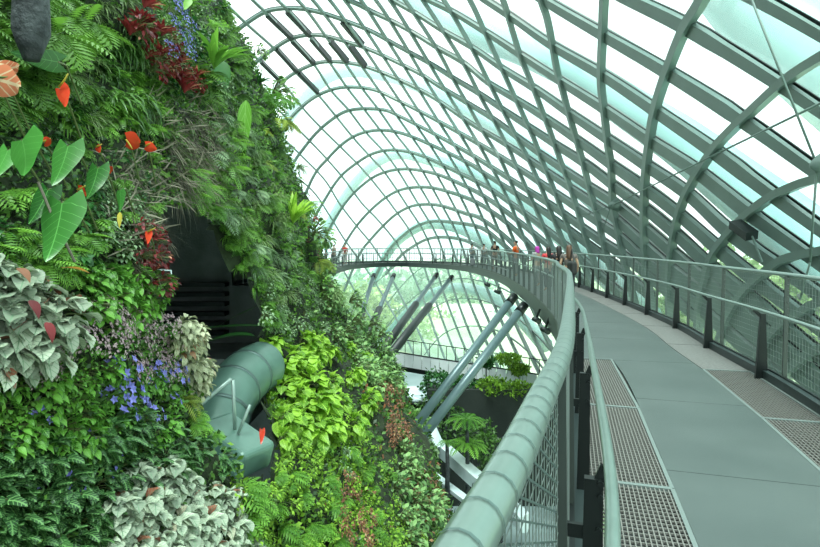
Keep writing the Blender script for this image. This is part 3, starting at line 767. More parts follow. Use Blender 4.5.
LM['spathe2'] = leafmat('orange_spathe', (.75, .14, .06), (.85, .30, .16), vein=(.75, .55, .35), vein_w=.08, rough=.3, trans=.15, ribs=3)
LM['orange'] = leafmat('orange_leaf', (.62, .22, .02), (.80, .42, .07), rough=.4)
LM['yellow'] = leafmat('yellow_leaf', (.6, .48, .05), (.75, .62, .10), rough=.4)
LM['blue'] = leafmat('violet_petal', (.20, .20, .75), (.36, .34, .92), rough=.5, trans=.3)
LM['pink'] = leafmat('dusty_pink_petal', (.42, .25, .32), (.66, .48, .52), rough=.6, trans=.2)
LM['pinkd'] = leafmat('deep_pink_petal', (.6, .12, .25), (.8, .35, .45), rough=.5)
LM['moss'] = leafmat('moss_leaf', (.09, .22, .015), (.30, .52, .05), trans=.3, rough=.6)
LM['mossd'] = leafmat('dark_creeper_leaf', (.014, .05, .010), (.085, .19, .035), trans=.2)  # dark creeper green, deepened to carry gap shade in its colour
LM['grey'] = leafmat('grey_green_leaf', (.09, .20, .09), (.32, .46, .24), trans=.2)
LM['dry'] = leafmat('dry_straw', (.05, .045, .03), (.24, .22, .16), trans=.1, rough=.8)
LM['deep'] = leafmat('deep_green_leaf', (.015, .08, .018), (.05, .19, .04), rough=.3, trans=.15)
LM['dist'] = leafmat('shrub_far_leaf', (.06, .19, .05), (.28, .46, .16), trans=.3)

PROTO = {}
def proto(key, name, b, m, kids=()):
    """keeps a prototype as (name, mesh, [(child name, mesh, label)])"""
    PROTO[key] = (name, b.mesh(name, m, True), [(cn, cb.mesh(cn, cm, True), cl) for (cn, cb, cm, cl) in kids])
def fern(nf, L, m, key, pinn=13, pw=.30, name='fern', up=.7, droop=1.5, out=1):
    b = MB()
    for _ in range(nf):
        d = rdir(out, up, 1.0); l = L * R.uniform(.65, 1.1); p = Vector((0, 0, 0)); side = d.cross(Vector((0, 0, 1))).normalized(); dr = droop * R.uniform(.6, 1.2); rnd = R.random()
        side = Matrix.Rotation(R.uniform(-.5, .5), 3, d) @ side
        for i in range(pinn):
            t = (i + 1) / pinn; p = p + d * l / pinn; d = (Matrix.Rotation(-dr / pinn, 3, side) @ d).normalized()
            if i < 1: continue
            w_ = l * pw * math.sin(PI * min(1, t * .93 + .07)) ** .7
            for s_ in (-1, 1):
                pd = (side * s_ + d * .45).normalized(); nn = side.cross(d); q = p + pd * w_ * .5; tip = p + pd * w_ - Vector((0, 0, w_ * .15)); h_ = d * (l / pinn * .40)
                b.add([tuple(p - h_ * .7), tuple(q - h_), tuple(tip), tuple(q + h_ * .9)], [(0, 1, 2, 3)], [(.1, 0, rnd), (.5, -.5, rnd), (1, 0, rnd), (.5, .5, rnd)])
    proto(key, name, b, LM[m])
def tuft(nb, L, W, m, key, name='grass_tuft', up=1.2, droop=2.0, n=5, spread=1.0):
    b = MB()
    for _ in range(nb):
        leaf(b, (R.uniform(-.02, .02), R.uniform(-.05, .05), 0), rdir(1, up, spread), L * R.uniform(.55, 1.1), W, n, prof_strap, droop * R.uniform(.6, 1.3), .2)
    proto(key, name, b, LM[m])
def dome_plant(nl, rad, L, W, m, key, name, prof=prof_ov, lobes=.1, fold=.12, droop=.8, wav=.04, upb=.35, kids=None, stems=True, n=5, flat=.7):
    """leaves held over a dome that faces outwards and up"""
    b = MB(); st = MB()
    for i in range(nl):
        a = R.uniform(-1.25, 1.25); e_ = R.uniform(-.75, 1.25); rr = rad * R.uniform(.6, 1)
        d = Vector((math.cos(a) * math.cos(e_), math.sin(a) * math.cos(e_), math.sin(e_) * flat + .05)); p = d * rr
        ld = (Vector((d.x * .45, d.y * .9 + R.uniform(-.4, .4), d.z * .5 - .35 + R.uniform(-.2, .35)))).normalized()
        leaf(b, p, ld, L * R.uniform(.6, 1.15), W * R.uniform(.75, 1.1), n, prof, droop * R.uniform(.3, 1.3), fold, lobes, wav, twist=R.uniform(-.5, .5))
        if stems and i % 2 == 0: stemtube(st, (0, 0, 0), p, .004 * max(1, rad / .2), rr * .1)
    ks = list(kids or [])
    if stems: ks.append(('stem', st, M['stem'], None))
    proto(key, name, b, LM[m], ks)
def petal_flower(b, c, d, r, npet=5, W=.7):
    d = Vector(d).normalized(); a = d.cross(Vector((0, 0, 1))).normalized(); u = a.cross(d)
    for k in range(npet):
        g = 2 * PI * k / npet + .3; leaf(b, c, (a * math.cos(g) + u * math.sin(g) + d * .35), r, r * W, 2, prof_ov, .3, .05, up=d)
# ferns / grasses
fern(14, .55, 'fern', 'fern_m'); fern(12, .5, 'fernb', 'fern_b'); fern(12, .5, 'ferny', 'fern_y'); fern(18, .35, 'fernb', 'fern_s', pinn=10)
fern(12, .5, 'grey', 'fern_g', pinn=12)
tuft(60, .42, .012, 'grass', 'tuft_d'); tuft(60, .45, .014, 'grassp', 'tuft_p'); tuft(46, .5, .03, 'grass', 'strap_m', 'strap_leaf_plant', n=6)
tuft(40, .38, .018, 'fernb', 'tuft_b', up=1.6); tuft(50, .6, .006, 'dry', 'roots', 'hanging_root_tuft', up=-1.6, droop=.9, n=6, spread=.6)
tuft(60, .5, .008, 'grey', 'tuft_g', 'grass_tuft', up=.4, droop=1.9)
# rosettes
def rosette(nl, L, W, m, key, name, upb=1.3, droop=.9):
    b = MB()
    for i in range(nl):
        a = 2 * PI * i * .382; e_ = .25 + .9 * (1 - i / nl) if True else 0
        d = Vector((.35 + .65 * math.cos(a) * math.cos(e_) + .1, math.sin(a) * math.cos(e_), math.sin(1.45 - e_ * .8) * upb)).normalized()
        leaf(b, (0, 0, 0), d, L * R.uniform(.75, 1.05), W, 6, lambda t: prof_strap(t) * (.55 + .6 * t if t < .6 else .9), droop * R.uniform(.6, 1.4), .18)
    proto(key, name, b, LM[m])
rosette(16, .55, .085, 'fernb', 'brom', 'bromeliad'); rosette(14, .6, .11, 'lime', 'nest', 'birds_nest_fern', 1.6, .6); rosette(12, .35, .05, 'deep', 'brom_d', 'bromeliad')
rosette(14, .34, .06, 'red', 'brom_r', 'bromeliad')
# leafy clumps
dome_plant(46, .30, .13, .085, 'shrub', 'shrub', 'leafy_shrub'); dome_plant(60, .22, .06, .04, 'shrub', 'smallleaf', 'creeping_vine', n=3)
dome_plant(60, .24, .055, .035, 'moss', 'mossclump', 'creeping_vine', n=3, stems=False); dome_plant(60, .24, .06, .035, 'mossd', 'darkclump', 'creeping_vine', n=3, stems=False)
dome_plant(46, .25, .09, .05, 'grey', 'greyclump', 'leafy_shrub', n=4); dome_plant(40, .26, .10, .05, 'red', 'redclump', 'red_leaf_shrub', prof=prof_ell, n=4)
dome_plant(46, .24, .07, .04, 'brown', 'brownclump', 'russet_shrub', n=3, stems=False); dome_plant(34, .25, .22, .15, 'lime', 'lime', 'broad_leaf_bush', wav=.07, lobes=.12, n=6)
dome_plant(30, .22, .17, .12, 'lime', 'lime2', 'broad_leaf_bush', wav=.07, lobes=.12, n=6); dome_plant(40, .22, .13, .10, 'silver', 'silver', 'begonia', wav=.06, lobes=.18, n=6, fold=.2)
dome_plant(40, .22, .12, .07, 'cream', 'cream', 'begonia', wav=.05, lobes=.1, n=5, fold=.25, droop=1.4); dome_plant(28, .2, .11, .115, 'veined', 'veined', 'begonia', prof=prof_heart, lobes=.25, n=6, fold=.04)
dome_plant(50, .5, .17, .10, 'dist', 'far_shrub', 'leafy_shrub', n=4); dome_plant(30, .24, .12, .08, 'deep', 'deepclump', 'leafy_shrub', n=4)
dome_plant(50, .24, .075, .05, 'fernb', 'brightclump', 'leafy_shrub', n=3)
# flowering
def flowering(key, leafm, petm, name, nfl, fr, rad, label, npet=5, nl=34, LL=.07, LW=.05):
    fb = MB()
    for _ in range(nfl):
        a = R.uniform(-1, 1); e_ = R.uniform(-.3, 1.1); d = Vector((math.cos(a) * math.cos(e_), math.sin(a) * math.cos(e_), math.sin(e_)))
        petal_flower(fb, d * rad * R.uniform(.95, 1.15), d + Vector((.5, .1, 0)), fr * R.uniform(.8, 1.2), npet)
    dome_plant(nl, rad * .85, LL, LW, leafm, key, name, n=4, kids=[('blossom', fb, LM[petm], label)])
flowering('violet', 'shrub', 'blue', 'violet_flower_bush', 7, .055, .21, 'violet blue open blossoms')
flowering('pinkfl', 'shrub', 'pink', 'pink_flower_bush', 90, .017, .2, 'dusty pink tiny blossoms', 4, 14)
flowering('bluefl', 'grass', 'blue', 'violet_flower_bush', 46, .03, .3, 'violet blue blossoms', 4, 40, .12, .04)

def place(key, loc, rz, sc, label, cat, group=None, tilt=0):
    nm_, me, kids = PROTO[key]
    o = bpy.data.objects.new(nm_, me); COL.objects.link(o)
    o.location = loc; o.rotation_euler = (R.uniform(-.25, .25), tilt, rz); o.scale = (sc,) * 3
    tag(o, label, cat, group)
    for (cn, cm, cl) in kids:
        c = bpy.data.objects.new(cn, cm); COL.objects.link(c); c.parent = o
        if cl: c['label'] = cl
    return o
COUNT = {}
def zone(keys, poly, n, sc, label, cat, group, mind=0, sink=-.05, jit=.5, minr=0):
    """scatter n plants on the slope whose positions fall inside a patch of it"""
    xs = [p[0] for p in poly]; ysn = [p[1] for p in poly]; pts = []; tries = 0
    while len(pts) < n and tries < n * 60:
        tries += 1
        best = None
        for _ in range(6):
            x, y = R.uniform(min(xs), max(xs)), R.uniform(min(ysn), max(ysn))
            if not inpoly(x, y, poly): continue
            if pts:
                dd = min((x - a) ** 2 + (y - b_) ** 2 for a, b_ in pts)
            else: dd = 1
            if best is None or dd > best[0]: best = (dd, x, y)
        if best: pts.append(best[1:])
    for (x, y) in pts:
        h = hit(x, y)
        if h is None: continue
        p, nn, d = h
        if d > 3.5 and inhole(d, p.z - EYE): continue
        k = R.choice(keys) if isinstance(keys, (list, tuple)) else keys
        az = math.atan2(nn.y, nn.x) + R.uniform(-jit, jit)
        s = (R.uniform(*sc) if isinstance(sc, tuple) else sc)
        place(k, p - nn * sink, az, s, label, cat, group)
        COUNT[k] = COUNT.get(k, 0) + 1
def one(key, px, py, sc, label, cat, rz=None, tilt=0, lift=0.0, d=None):
    if d is None:
        h = hit(px, py)
        if h is None: return None
        p, nn, dd = h; p = p + nn * lift; az = math.atan2(nn.y, nn.x)
    else: p = P(px, py, d); az = 0
    return place(key, p, az if rz is None else rz, sc, label, cat, None, tilt)

# ---- growth nobody could count: low creepers and moss between the plants
def carpet(name, m, label, N, sel, sz, long=1.0):
    y = np.exp(rng.uniform(math.log(1.7), math.log(31), N * 3)); r = rng.uniform(-.62, .56, N * 3); z = r * y
    ok = (z > -12.5) & (z < 15.5); y, z = y[ok], z[ok]; x = mx(y, z); px = 410 + F * x / y; py = 243 - F * z / y
    jx = px + rng.normal(0, 9, len(px)); jy = py + rng.normal(0, 9, len(px))
    k = sel(jx, jy, y) & (px > -160) & (px < 520)
    inh = np.array([(3.4 < b_ < 14.5) and inpoly(a_, c_, HOLE) for a_, b_, c_ in zip(px, y, py)])
    k &= ~inh
    x, y, z = x[k][:N], y[k][:N], z[k][:N]; n = len(x)
    if n == 0: return
    e = .3; gy = (mx(y + e, z) - mx(y - e, z)) / (2 * e); gzz = (mx(y, z + e) - mx(y, z - e)) / (2 * e)
    nr = np.stack([np.ones(n), -gy, -gzz], 1); nr /= np.linalg.norm(nr, axis=1)[:, None]
    d = nr * rng.uniform(.1, .9, (n, 1)) + rng.normal(0, .6, (n, 3)) + np.array([0, 0, -.15]); d /= np.linalg.norm(d, axis=1)[:, None]
    s_ = np.cross(d, nr + rng.normal(0, .4, (n, 3))); s_ /= np.linalg.norm(s_, axis=1)[:, None] + 1e-9
    size = (sz * rng.uniform(.6, 1.3, n) * (.45 + .075 * y))[:, None]
    p = np.stack([x, y, z + EYE], 1) + nr * rng.uniform(0, .10, (n, 1)) * (1 + .05 * y[:, None])
    L_ = size * long; Wd = size * .55 / long
    V = np.stack([p, p + d * L_ * .5 - s_ * Wd * .5, p + d * L_ - nr * L_ * .1, p + d * L_ * .5 + s_ * Wd * .5], 1).reshape(-1, 3)
    Fc = np.arange(n * 4).reshape(-1, 4); rr = rng.uniform(0, 1, n)
    U = np.stack([np.stack([np.full(n, a), np.full(n, b_), rr], 1) for a, b_ in ((.1, .01), (.5, -.6), (1, .01), (.5, .6))], 1).reshape(-1, 3)
    me = npmesh(name, V, Fc, U, LM[m]); o = bpy.data.objects.new(name, me); COL.objects.link(o); tag(o, label, 'moss' if 'moss' in name else 'creeper', None, 'stuff')
low = lambda x, y, d: (y > 395 + .0 * x) & (x > 235)
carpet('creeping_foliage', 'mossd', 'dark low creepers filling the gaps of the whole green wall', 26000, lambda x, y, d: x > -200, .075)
carpet('creeping_foliage', 'fern', 'mid green low creepers over the upper slope behind the recess', 16000, lambda x, y, d: (y < 420) & (x > 150), .08)
carpet('creeping_foliage', 'fern', 'low green creepers between the nearest plants', 6000, lambda x, y, d: (x < 160), .06)
carpet('moss_cover', 'moss', 'bright green moss covering the lower slope', 26000, lambda x, y, d: (y > 400) & (x > 225) & (x < 345 + (y - 400) * .35), .085)
carpet('moss_cover', 'mossd', 'dark olive moss on the lowest outer slope, also painting shade into the groove', 9000, lambda x, y, d: (y > 400) & (x > 345 + (y - 400) * .35), .10)  # dark fill paints the shade of a groove that is not modelled
carpet('russet_creeper', 'brown', 'russet brown creeper streaks on the mossy slope', 7000, lambda x, y, d: ((np.abs(x - 385 - (y - 420) * .12) < 13) & (y > 385) & (y < 455)) | ((np.abs(x - 340 - (y - 500) * .1) < 13) & (y > 480)) | ((np.abs(x - 425) < 26) & (y > 475) & (y < 530)), .10)
carpet('hanging_roots', 'dry', 'pale wiry hanging roots above the recess and beside the anthuriums', 5200, lambda x, y, d: ((x > 135) & (x < 205) & (y > 95) & (y < 205)) | ((x > 100) & (x < 152) & (y > 150) & (y < 270)), .10, 3.0)
# ---------------------------------------------------------------- planting plan (from far to near)
# upper slope right of the recess, along its outline
zone(['fern_m','fern_b','fern_g'], [(205,0),(232,20),(262,90),(300,180),(318,250),(330,290),(262,290),(235,250),(205,200),(190,60)], 85, (.7,1.15), 'feathery fern on the upper slope beyond the dark recess', 'fern', 'ferns on the upper slope beyond the recess')
zone(['tuft_g','tuft_p','tuft_d'], [(205,120),(250,110),(300,200),(310,300),(265,320),(240,250),(215,215)], 50, (.7,1.25), 'arching narrow leaved grass tuft above and beyond the dark recess', 'grass', 'grass tufts above the recess')
zone(['fern_y','fern_b','brightclump'], [(262,110),(300,180),(320,260),(280,260),(255,160)], 38, (.6,1.0), 'yellow green fern or leafy clump lit along the outer slope edge', 'fern', 'yellow green clumps along the slope edge')
zone(['darkclump','deepclump','greyclump'], [(190,0),(235,10),(250,90),(215,120),(160,90),(150,40)], 40, (.7,1.2), 'dark leafy clump near the top of the slope', 'plant', 'dark clumps near the top of the slope')
zone('roots', [(150,85),(205,90),(212,190),(160,190)], 22, (.8,1.3), 'curtain of thin grey roots hanging over the recess mouth', 'roots', 'root curtains over the recess')
zone('roots', [(105,170),(150,160),(150,290),(118,270)], 22, (.4,.6), 'wiry grey root tuft hanging between anthurium leaves and recess', 'roots', 'root tufts beside the anthuriums')
zone('darkclump', [(150,85),(205,90),(212,190),(155,195)], 22, (.6,.95), 'dark creeper hanging among the root curtains', 'creeper', 'dark creepers among the root curtains')
zone('fern_b', [(175,160),(215,165),(220,230),(180,200)], 12, (.6,.9), 'bright green fern hanging over the recess mouth', 'fern', 'ferns hanging over the recess mouth')
zone(['tuft_b','fern_s'], [(205,210),(240,230),(268,300),(268,340),(245,300)], 22, (.5,.8), 'small bright tuft fringing the far side of the recess', 'fern', 'tufts fringing the recess')
zone('greyclump', [(248,285),(300,275),(350,330),(300,340),(250,330)], 30, (.7,1.05), 'grey green variegated leafy clump above the lime bush', 'plant', 'grey green clumps above the lime bush')
zone(['far_shrub'], [(318,290),(350,300),(385,345),(398,385),(370,400),(330,340)], 34, (.8,1.35), 'loose leafy shrub on the slope below the raking struts', 'shrub', 'shrubs below the raking struts')
zone(['fern_m','greyclump','far_shrub'], [(318,250),(330,285),(350,310),(320,310)], 22, (.9,1.3), 'shrubby clump where the far walkway meets the mountain', 'shrub', 'clumps where the walkway meets the mountain')
zone(['redclump','brownclump'], [(300,225),(322,250),(330,290),(318,285)], 8, (.6,.9), 'russet leafed clump on the outer slope edge at railing height', 'plant', 'russet clumps at the slope edge')
# lime bushes in the middle
zone(['lime','lime2'], [(235,345),(290,335),(350,340),(375,375),(372,415),(330,440),(280,440),(245,400)], 36, (1.0,1.5), 'lime green bush with broad wavy leaves beside the green duct', 'bush', 'lime green bushes beside the duct')
zone('lime2', [(255,410),(300,415),(310,445),(270,450)], 6, (.7,.95), 'bright round leafed bush just under the lime bushes', 'bush', 'round leafed bushes under the lime bushes')
# lower slope
zone(['mossclump','fern_s'], [(270,440),(345,400),(375,430),(400,547),(240,560),(215,490),(270,490)], 95, (.5,.95), 'moss green creeping cushion on the lower slope', 'creeper', 'moss green cushions on the lower slope')
zone(['darkclump','mossclump','far_shrub'], [(385,430),(408,448),(422,490),(440,535),(450,570),(400,560),(390,500)], 50, (.45,.85), 'dark bushy creeper on the lowest outer slope', 'creeper', 'dark creepers on the lowest outer slope')
zone('brownclump', [(374,388),(392,392),(398,450),(382,455)], 20, (.7,1.0), 'russet brown leaf cascade below the lime bushes', 'plant', 'russet leaf cascades', sink=-.25)
zone('brownclump', [(330,475),(350,480),(365,550),(325,550)], 14, (.45,.65), 'brown leafed clump in the bright moss slope', 'plant', 'brown clumps in the moss slope', sink=-.15)
zone(['greyclump'], [(335,450),(355,455),(360,480),(335,475)], 5, (.45,.6), 'small grey leafed clump on the mossy ridge', 'plant', 'grey leafed clumps on the mossy ridge')
zone(['brownclump','redclump'], [(405,470),(425,475),(440,520),(412,520)], 10, (.4,.55), 'reddish clump on the lowest slope near the white kerb', 'plant', 'reddish clumps by the kerb')
zone(['tuft_d','roots','fern_s'], [(228,470),(262,480),(300,495),(240,520)], 12, (.4,.6), 'dry rooty tuft under the duct outlet', 'plant', 'rooty tufts under the duct outlet')
# nearest wall, upper part
zone(['strap_m','tuft_b','tuft_p'], [(55,20),(120,0),(150,60),(165,140),(110,130),(60,130)], 38, (.5,.85), 'green strap leaved clump on the near upper wall', 'plant', 'strap leaved clumps on the near upper wall')
zone(['fern_b','fern_s'], [(100,60),(150,80),(160,130),(110,140)], 16, (.4,.6), 'soft bright fern on the near upper wall', 'fern', 'soft ferns on the near upper wall')
zone('fern_m', [(-60,-20),(60,-10),(60,110),(-60,110)], 22, (.45,.7), 'dark fern in the shade of the top corner', 'fern', 'dark ferns in the top corner')
zone(['redclump','brom_r'], [(105,35),(125,5),(140,25),(165,60),(190,85),(165,105),(125,75)], 30, (.6,.85), 'burgundy leaved plant among the upper ferns', 'plant', 'burgundy plants among the upper ferns', sink=-.25)
zone('bluefl', [(133,12),(168,12),(168,55),(140,52)], 8, (.5,.65), 'cluster of small violet flowers high on the slope', 'flower', 'violet flowers high on the slope', sink=-.25)
zone(['deepclump','darkclump','fern_s'], [(-60,90),(150,100),(150,260),(-60,270)], 50, (.4,.65), 'deep green filler plant among the anthurium leaves', 'plant', 'filler plants among the anthuriums')
zone('greyclump', [(85,185),(125,195),(130,265),(85,260)], 12, (.4,.6), 'grey silvery leafed clump beneath the anthurium leaves', 'plant', 'grey clumps beneath the anthuriums')
# nearest wall, middle part
zone(['fern_s','fern_b'], [(-60,235),(70,240),(75,275),(-60,280)], 14, (.4,.6), 'green fern above the silver begonias at the frame side', 'fern', 'ferns above the silver begonias')
zone('silver', [(-50,275),(42,280),(48,350),(-50,380)], 15, (.8,1.1), 'silver green begonia with large pointed leaves at the frame side', 'begonia', 'large silver begonias')
zone(['brom_r','redclump'], [(122,238),(150,235),(158,300),(132,300)], 13, (.4,.6), 'red leaved plant hanging at the recess edge', 'plant', 'red plants at the recess edge', sink=-.12)
zone('shrub', [(60,275),(150,275),(155,320),(70,320)], 18, (.42,.6), 'fresh green round leafed shrub above the pink flowers', 'shrub', 'round leafed shrubs above the pink flowers')
zone('pinkfl', [(75,312),(150,318),(175,345),(165,385),(110,378),(70,350)], 24, (.5,.75), 'spray of tiny dusty pink flowers beside the cream begonia', 'flower', 'dusty pink flower sprays')
zone('pinkfl', [(10,352),(50,352),(50,385),(12,385)], 6, (.4,.55), 'spray of tiny dusty pink flowers under the silver begonias', 'flower', 'dusty pink sprays under the silver begonias')
zone('cream', [(160,325),(200,338),(204,400),(178,392)], 18, (.65,.9), 'cream green begonia drooping at the recess edge', 'begonia', 'cream begonias at the recess edge')
zone(['smallleaf','shrub'], [(-40,390),(20,380),(100,365),(170,390),(150,440),(90,470),(-40,450)], 44, (.35,.55), 'fresh green leafy plant between pink and violet flowers', 'plant', 'leafy plants between pink and violet flowers')
zone('violet', [(95,378),(170,370),(175,425),(100,428)], 14, (.5,.7), 'violet blue flowering plant in the middle of the near wall', 'flower', 'violet flowering plants on the near wall')
zone('violet', [(0,430),(60,425),(110,450),(100,500),(0,500)], 7, (.4,.55), 'scattered violet flowering plant above the dark begonias', 'flower', 'scattered violet plants above the dark begonias')
zone('veined', [(-40,455),(60,445),(110,425),(200,430),(215,470),(110,490),(100,560),(-40,570)], 52, (.55,.85), 'dark begonia with pale feathered leaf veins', 'begonia', 'dark veined begonias')
zone(['fern_y','fern_s'], [(170,400),(210,405),(228,440),(195,445)], 12, (.4,.6), 'yellow green fern curling beside the duct', 'fern', 'yellow ferns beside the duct')
zone('silver', [(105,485),(150,478),(195,490),(235,500),(238,560),(95,570),(92,510)], 34, (.62,.9), 'pale silver begonia with wavy leaves on the lowest near wall', 'begonia', 'pale silver begonias')
zone('brownclump', [(210,500),(238,510),(238,547),(212,547)], 5, (.3,.4), 'brown leafed clump at the edge of the pale begonias', 'plant', 'brown clumps at the begonia edge')

# single plants that stand out
one('brom', 200, 72, 1.5, 'bright green bromeliad rosette high on the slope beside the strap leaf', 'bromeliad', lift=.25)
one('nest', 281, 224, 1.5, 'bright bird\'s nest fern rosette near the outer slope edge', 'fern', lift=.3)
one('brom', 170, 12, 1.2, 'arching green bromeliad at the very top of the slope', 'bromeliad', lift=.2)
one('fern_b', 262, 105, 2.4, 'light green rounded bush projecting from the slope against the sky', 'bush', lift=.3)
one('far_shrub', 250, 55, 1.0, 'twiggy small leafed bush against the sky above the light bush', 'bush', lift=.3)
one('brom_d', 232, 12, 2.4, 'spiky dark bromeliad sticking out against the sky at the top', 'bromeliad', lift=.2)
one('brom_d', 256, 85, 2.0, 'spiky dark bromeliad beside the light green bush', 'bromeliad', lift=.1)
one('far_shrub', 300, 185, 1.0, 'dark twig with upright leaves standing out against the glass', 'shrub', lift=.7)
for (x_, y_, l_) in [(14, 42, 'fern frond clump overhanging the bare grey rock, lower one'), (44, 30, 'fern frond clump overhanging the bare grey rock, upper one')]:
    one('fern_m', x_, y_, .8, l_, 'fern', lift=.25)
one('redclump', 306, 222, 1.6, 'dark purple leafed clump at the outer slope edge', 'plant', lift=.3)
bigleaf_later = True
R2 = random.Random(5)
for k, (x_, y_) in enumerate([(262,70),(268,92),(276,128),(286,150),(296,172),(306,205),(312,235),(318,262),(322,285),(330,300)]):
    one(['fern_b','far_shrub','fern_y','brightclump','tuft_p'][k % 5], x_ - 8, y_, R2.uniform(1.3, 2.0), 'loose tuft breaking the outer slope edge against the glass', 'plant', lift=R2.uniform(.25, .5))
for o_ in [q for q in S.objects if q.get('label') == 'loose tuft breaking the outer slope edge against the glass']: o_['group'] = 'tufts breaking the slope edge'
for k, (x_, y_) in enumerate([(352,300),(366,308),(372,325),(380,345),(352,322)]):
    one('far_shrub', x_ - 14, y_ + 10, R2.uniform(1.1, 1.5), 'leafy branch reaching out in front of the raking struts', 'shrub', lift=R2.uniform(.5, .9))
for o_ in [q for q in S.objects if q.get('label') == 'leafy branch reaching out in front of the raking struts']: o_['group'] = 'branches reaching out before the struts'
# big strap leaves high on the slope
def bigleaf(px, py, d, L, W, dirv, m, name, label, prof=prof_ov, droop=.9, cat='leaf', lobes=0, stalk=None, fold=.12, ribs=None, wav=0):
    e = empty(name, P(px, py, d)); tag(e, label, cat)
    b = MB(); leaf(b, (0, 0, 0), dirv, L, W, 12, prof, droop, fold, lobes, wav, rnd=.5); o = b.build('leaf_blade', LM[m], e, True)
    if stalk is not None:
        b = MB(); q = Vector(stalk); b.tube([(0, 0, 0), tuple(q * .5 + Vector((0, 0, .03))), tuple(q)], .006, 6); b.build('leaf_stalk', M['stem'], e)
    return e
bigleaf(222, 60, 11.2, .95, .34, (.1, -.3, -1), 'deep', 'strap_leaf', 'broad dark strap leaf hanging beside the bright bromeliad', droop=.2)
bigleaf(246, 100, 11.5, 1.3, .3, (.0, -.2, -1), 'shrub', 'strap_leaf', 'long mid green strap leaf hanging under the light bush', droop=.15)
bigleaf(262, 326, 9.0, 1.25, .16, (-1, -.1, .02), 'deep', 'long_leaf', 'long dark green leaf reaching level across the recess', droop=.15)
bigleaf(255, 336, 8.8, .95, .3, (-1, -.15, .1), 'deep', 'long_leaf', 'broad dark green leaf arching just above the duct', droop=.6)
bigleaf(262, 305, 9.2, .8, .12, (-.8, -.1, -.3), 'deep', 'long_leaf', 'short dark leaf slanting down inside the recess', droop=.2)
# anthurium: heart leaves facing the viewer
def heart(px, py, d, L, W, dx, label, tw=0, dz=-1, rnd=.5, m='anth', lobes=.22, name='anthurium_leaf', fy=-.45):
    e = empty(name, P(px, py, d)); tag(e, label, 'leaf', None)
    b = MB(); leaf(b, (0, 0, 0), (dx, fy, dz), L, W, 14, prof_heart, .35, .10, lobes, .015, rnd=rnd, up=Vector((0, 1, .1))); o = b.build('leaf_blade', LM[m], e, True)
    b = MB(); b.tube([(0, 0, 0), (-.03, .12, .02), (-.14, .45, -.12)], .006, 6); b.build('leaf_stalk', M['stem'], e)
    return e
heart(68, 146, 2.75, .26, .19, .06, 'heart shaped anthurium leaf hanging between two red flowers, upper of the pair')
heart(22, 140, 2.5, .27, .22, .5, 'broad anthurium leaf nearest the frame side with pale ribs', dz=-.75)
heart(62, 203, 2.5, .32, .25, .16, 'large glossy anthurium leaf hanging lowest of the heart leaves')
heart(8, 150, 2.7, .20, .14, -.05, 'narrow dark anthurium leaf cut by the frame side')
heart(48, 190, 2.85, .22, .17, -.1, 'darker anthurium leaf behind the lowest heart leaf', rnd=.1)
heart(98, 168, 3.0, .22, .15, .05, 'small dark anthurium leaf behind the upper heart leaf', rnd=.1)
heart(58, 62, 3.0, .22, .14, -.5, 'dark pointed leaf beside the grey rock at the top', rnd=.2, dz=.0)
heart(120, 190, 3.2, .17, .07, .35, 'slender green leaf hanging beside the yellow leaf', lobes=.05)
heart(188, 0, 5.0, .15, .10, .0, 'bright single leaf dangling from the top edge', m='fernb', lobes=.1)
def spathe(px, py, d, L, W, dirv, label, m='spathe', spx=True, up=Vector((0, 1, .2)), c=(.6, .0, .35)):
    e = empty('anthurium_flower', P(px, py, d)); tag(e, label, 'flower')
    b = MB(); leaf(b, (0, 0, 0), dirv, L, W, 8, prof_heart, .5, .12, .18, .02, rnd=.4, up=up); b.build('spathe', LM[m], e, True)
    if spx:
        b = MB(); cc = Vector(c).normalized(); b.tube([Vector((0, -.01, 0)), cc * L * .3, cc * L * .55], [.005, .0045, .003], 8); b.build('spadix', LM['yellow'] if m != 'spathe2' else LM['grassp'], e, True)
    b = MB(); b.tube([(0, 0, 0), (-.02, .1, -.05), (-.10, .35, -.2)], .005, 6); b.build('flower_stalk', M['stem'], e)
spathe(-8, 78, 2.3, .25, .17, (.95, -.3, -.28), 'largest coral red anthurium flower with green tinged lobe at the frame side', 'spathe2', c=(1, -.3, -.05))
spathe(-2, 70, 2.42, .18, .10, (1, -.3, .0), 'coral anthurium flower peeking above the largest one', 'spathe2', False)
spathe(60, 88, 2.6, .15, .09, (.55, -.3, -.8), 'red anthurium flower with pale spadix among strap leaves', c=(.5, -.2, .6))
spathe(127, 140, 3.2, .19, .13, (.9, -.5, -.2), 'red anthurium flower beside the root curtain', c=(.3, -.3, -.3))
spathe(146, 146, 3.4, .10, .08, (.9, -.2, -.25), 'dull red anthurium flower touching the root curtain')
spathe(44, 142, 2.75, .07, .06, (.9, -.3, .1), 'small red anthurium flower between the two upper heart leaves')
spathe(97, 147, 3.1, .06, .05, (.6, -.3, -.6), 'small red anthurium flower right of the upper heart leaf')
spathe(105, 171, 3.1, .08, .06, (.9, -.3, .25), 'small red anthurium flower on a thin stalk over the roots')
spathe(78, 190, 2.8, .08, .07, (.7, -.2, -.35), 'dark red anthurium flower just above the lowest heart leaf')
spathe(148, 232, 3.9, .11, .07, (.3, -.4, -.9), 'pinkish red spathe at the recess edge')
bigleaf(62, 268, 2.6, .17, .05, (1, -.3, .05), 'orange', 'fading_leaf', 'fading orange yellow leaf lying above the silver begonias', droop=.4)
bigleaf(120, 212, 2.9, .09, .025, (.05, -.2, -1), 'yellow', 'fading_leaf', 'small bright yellow leaf hanging over the grey clumps', droop=.2)
bigleaf(258, 242, 11, .35, .08, (.05, -.2, -1), 'yellow', 'fading_leaf', 'small yellow leaf hanging on the slope under the nest fern', droop=.2)
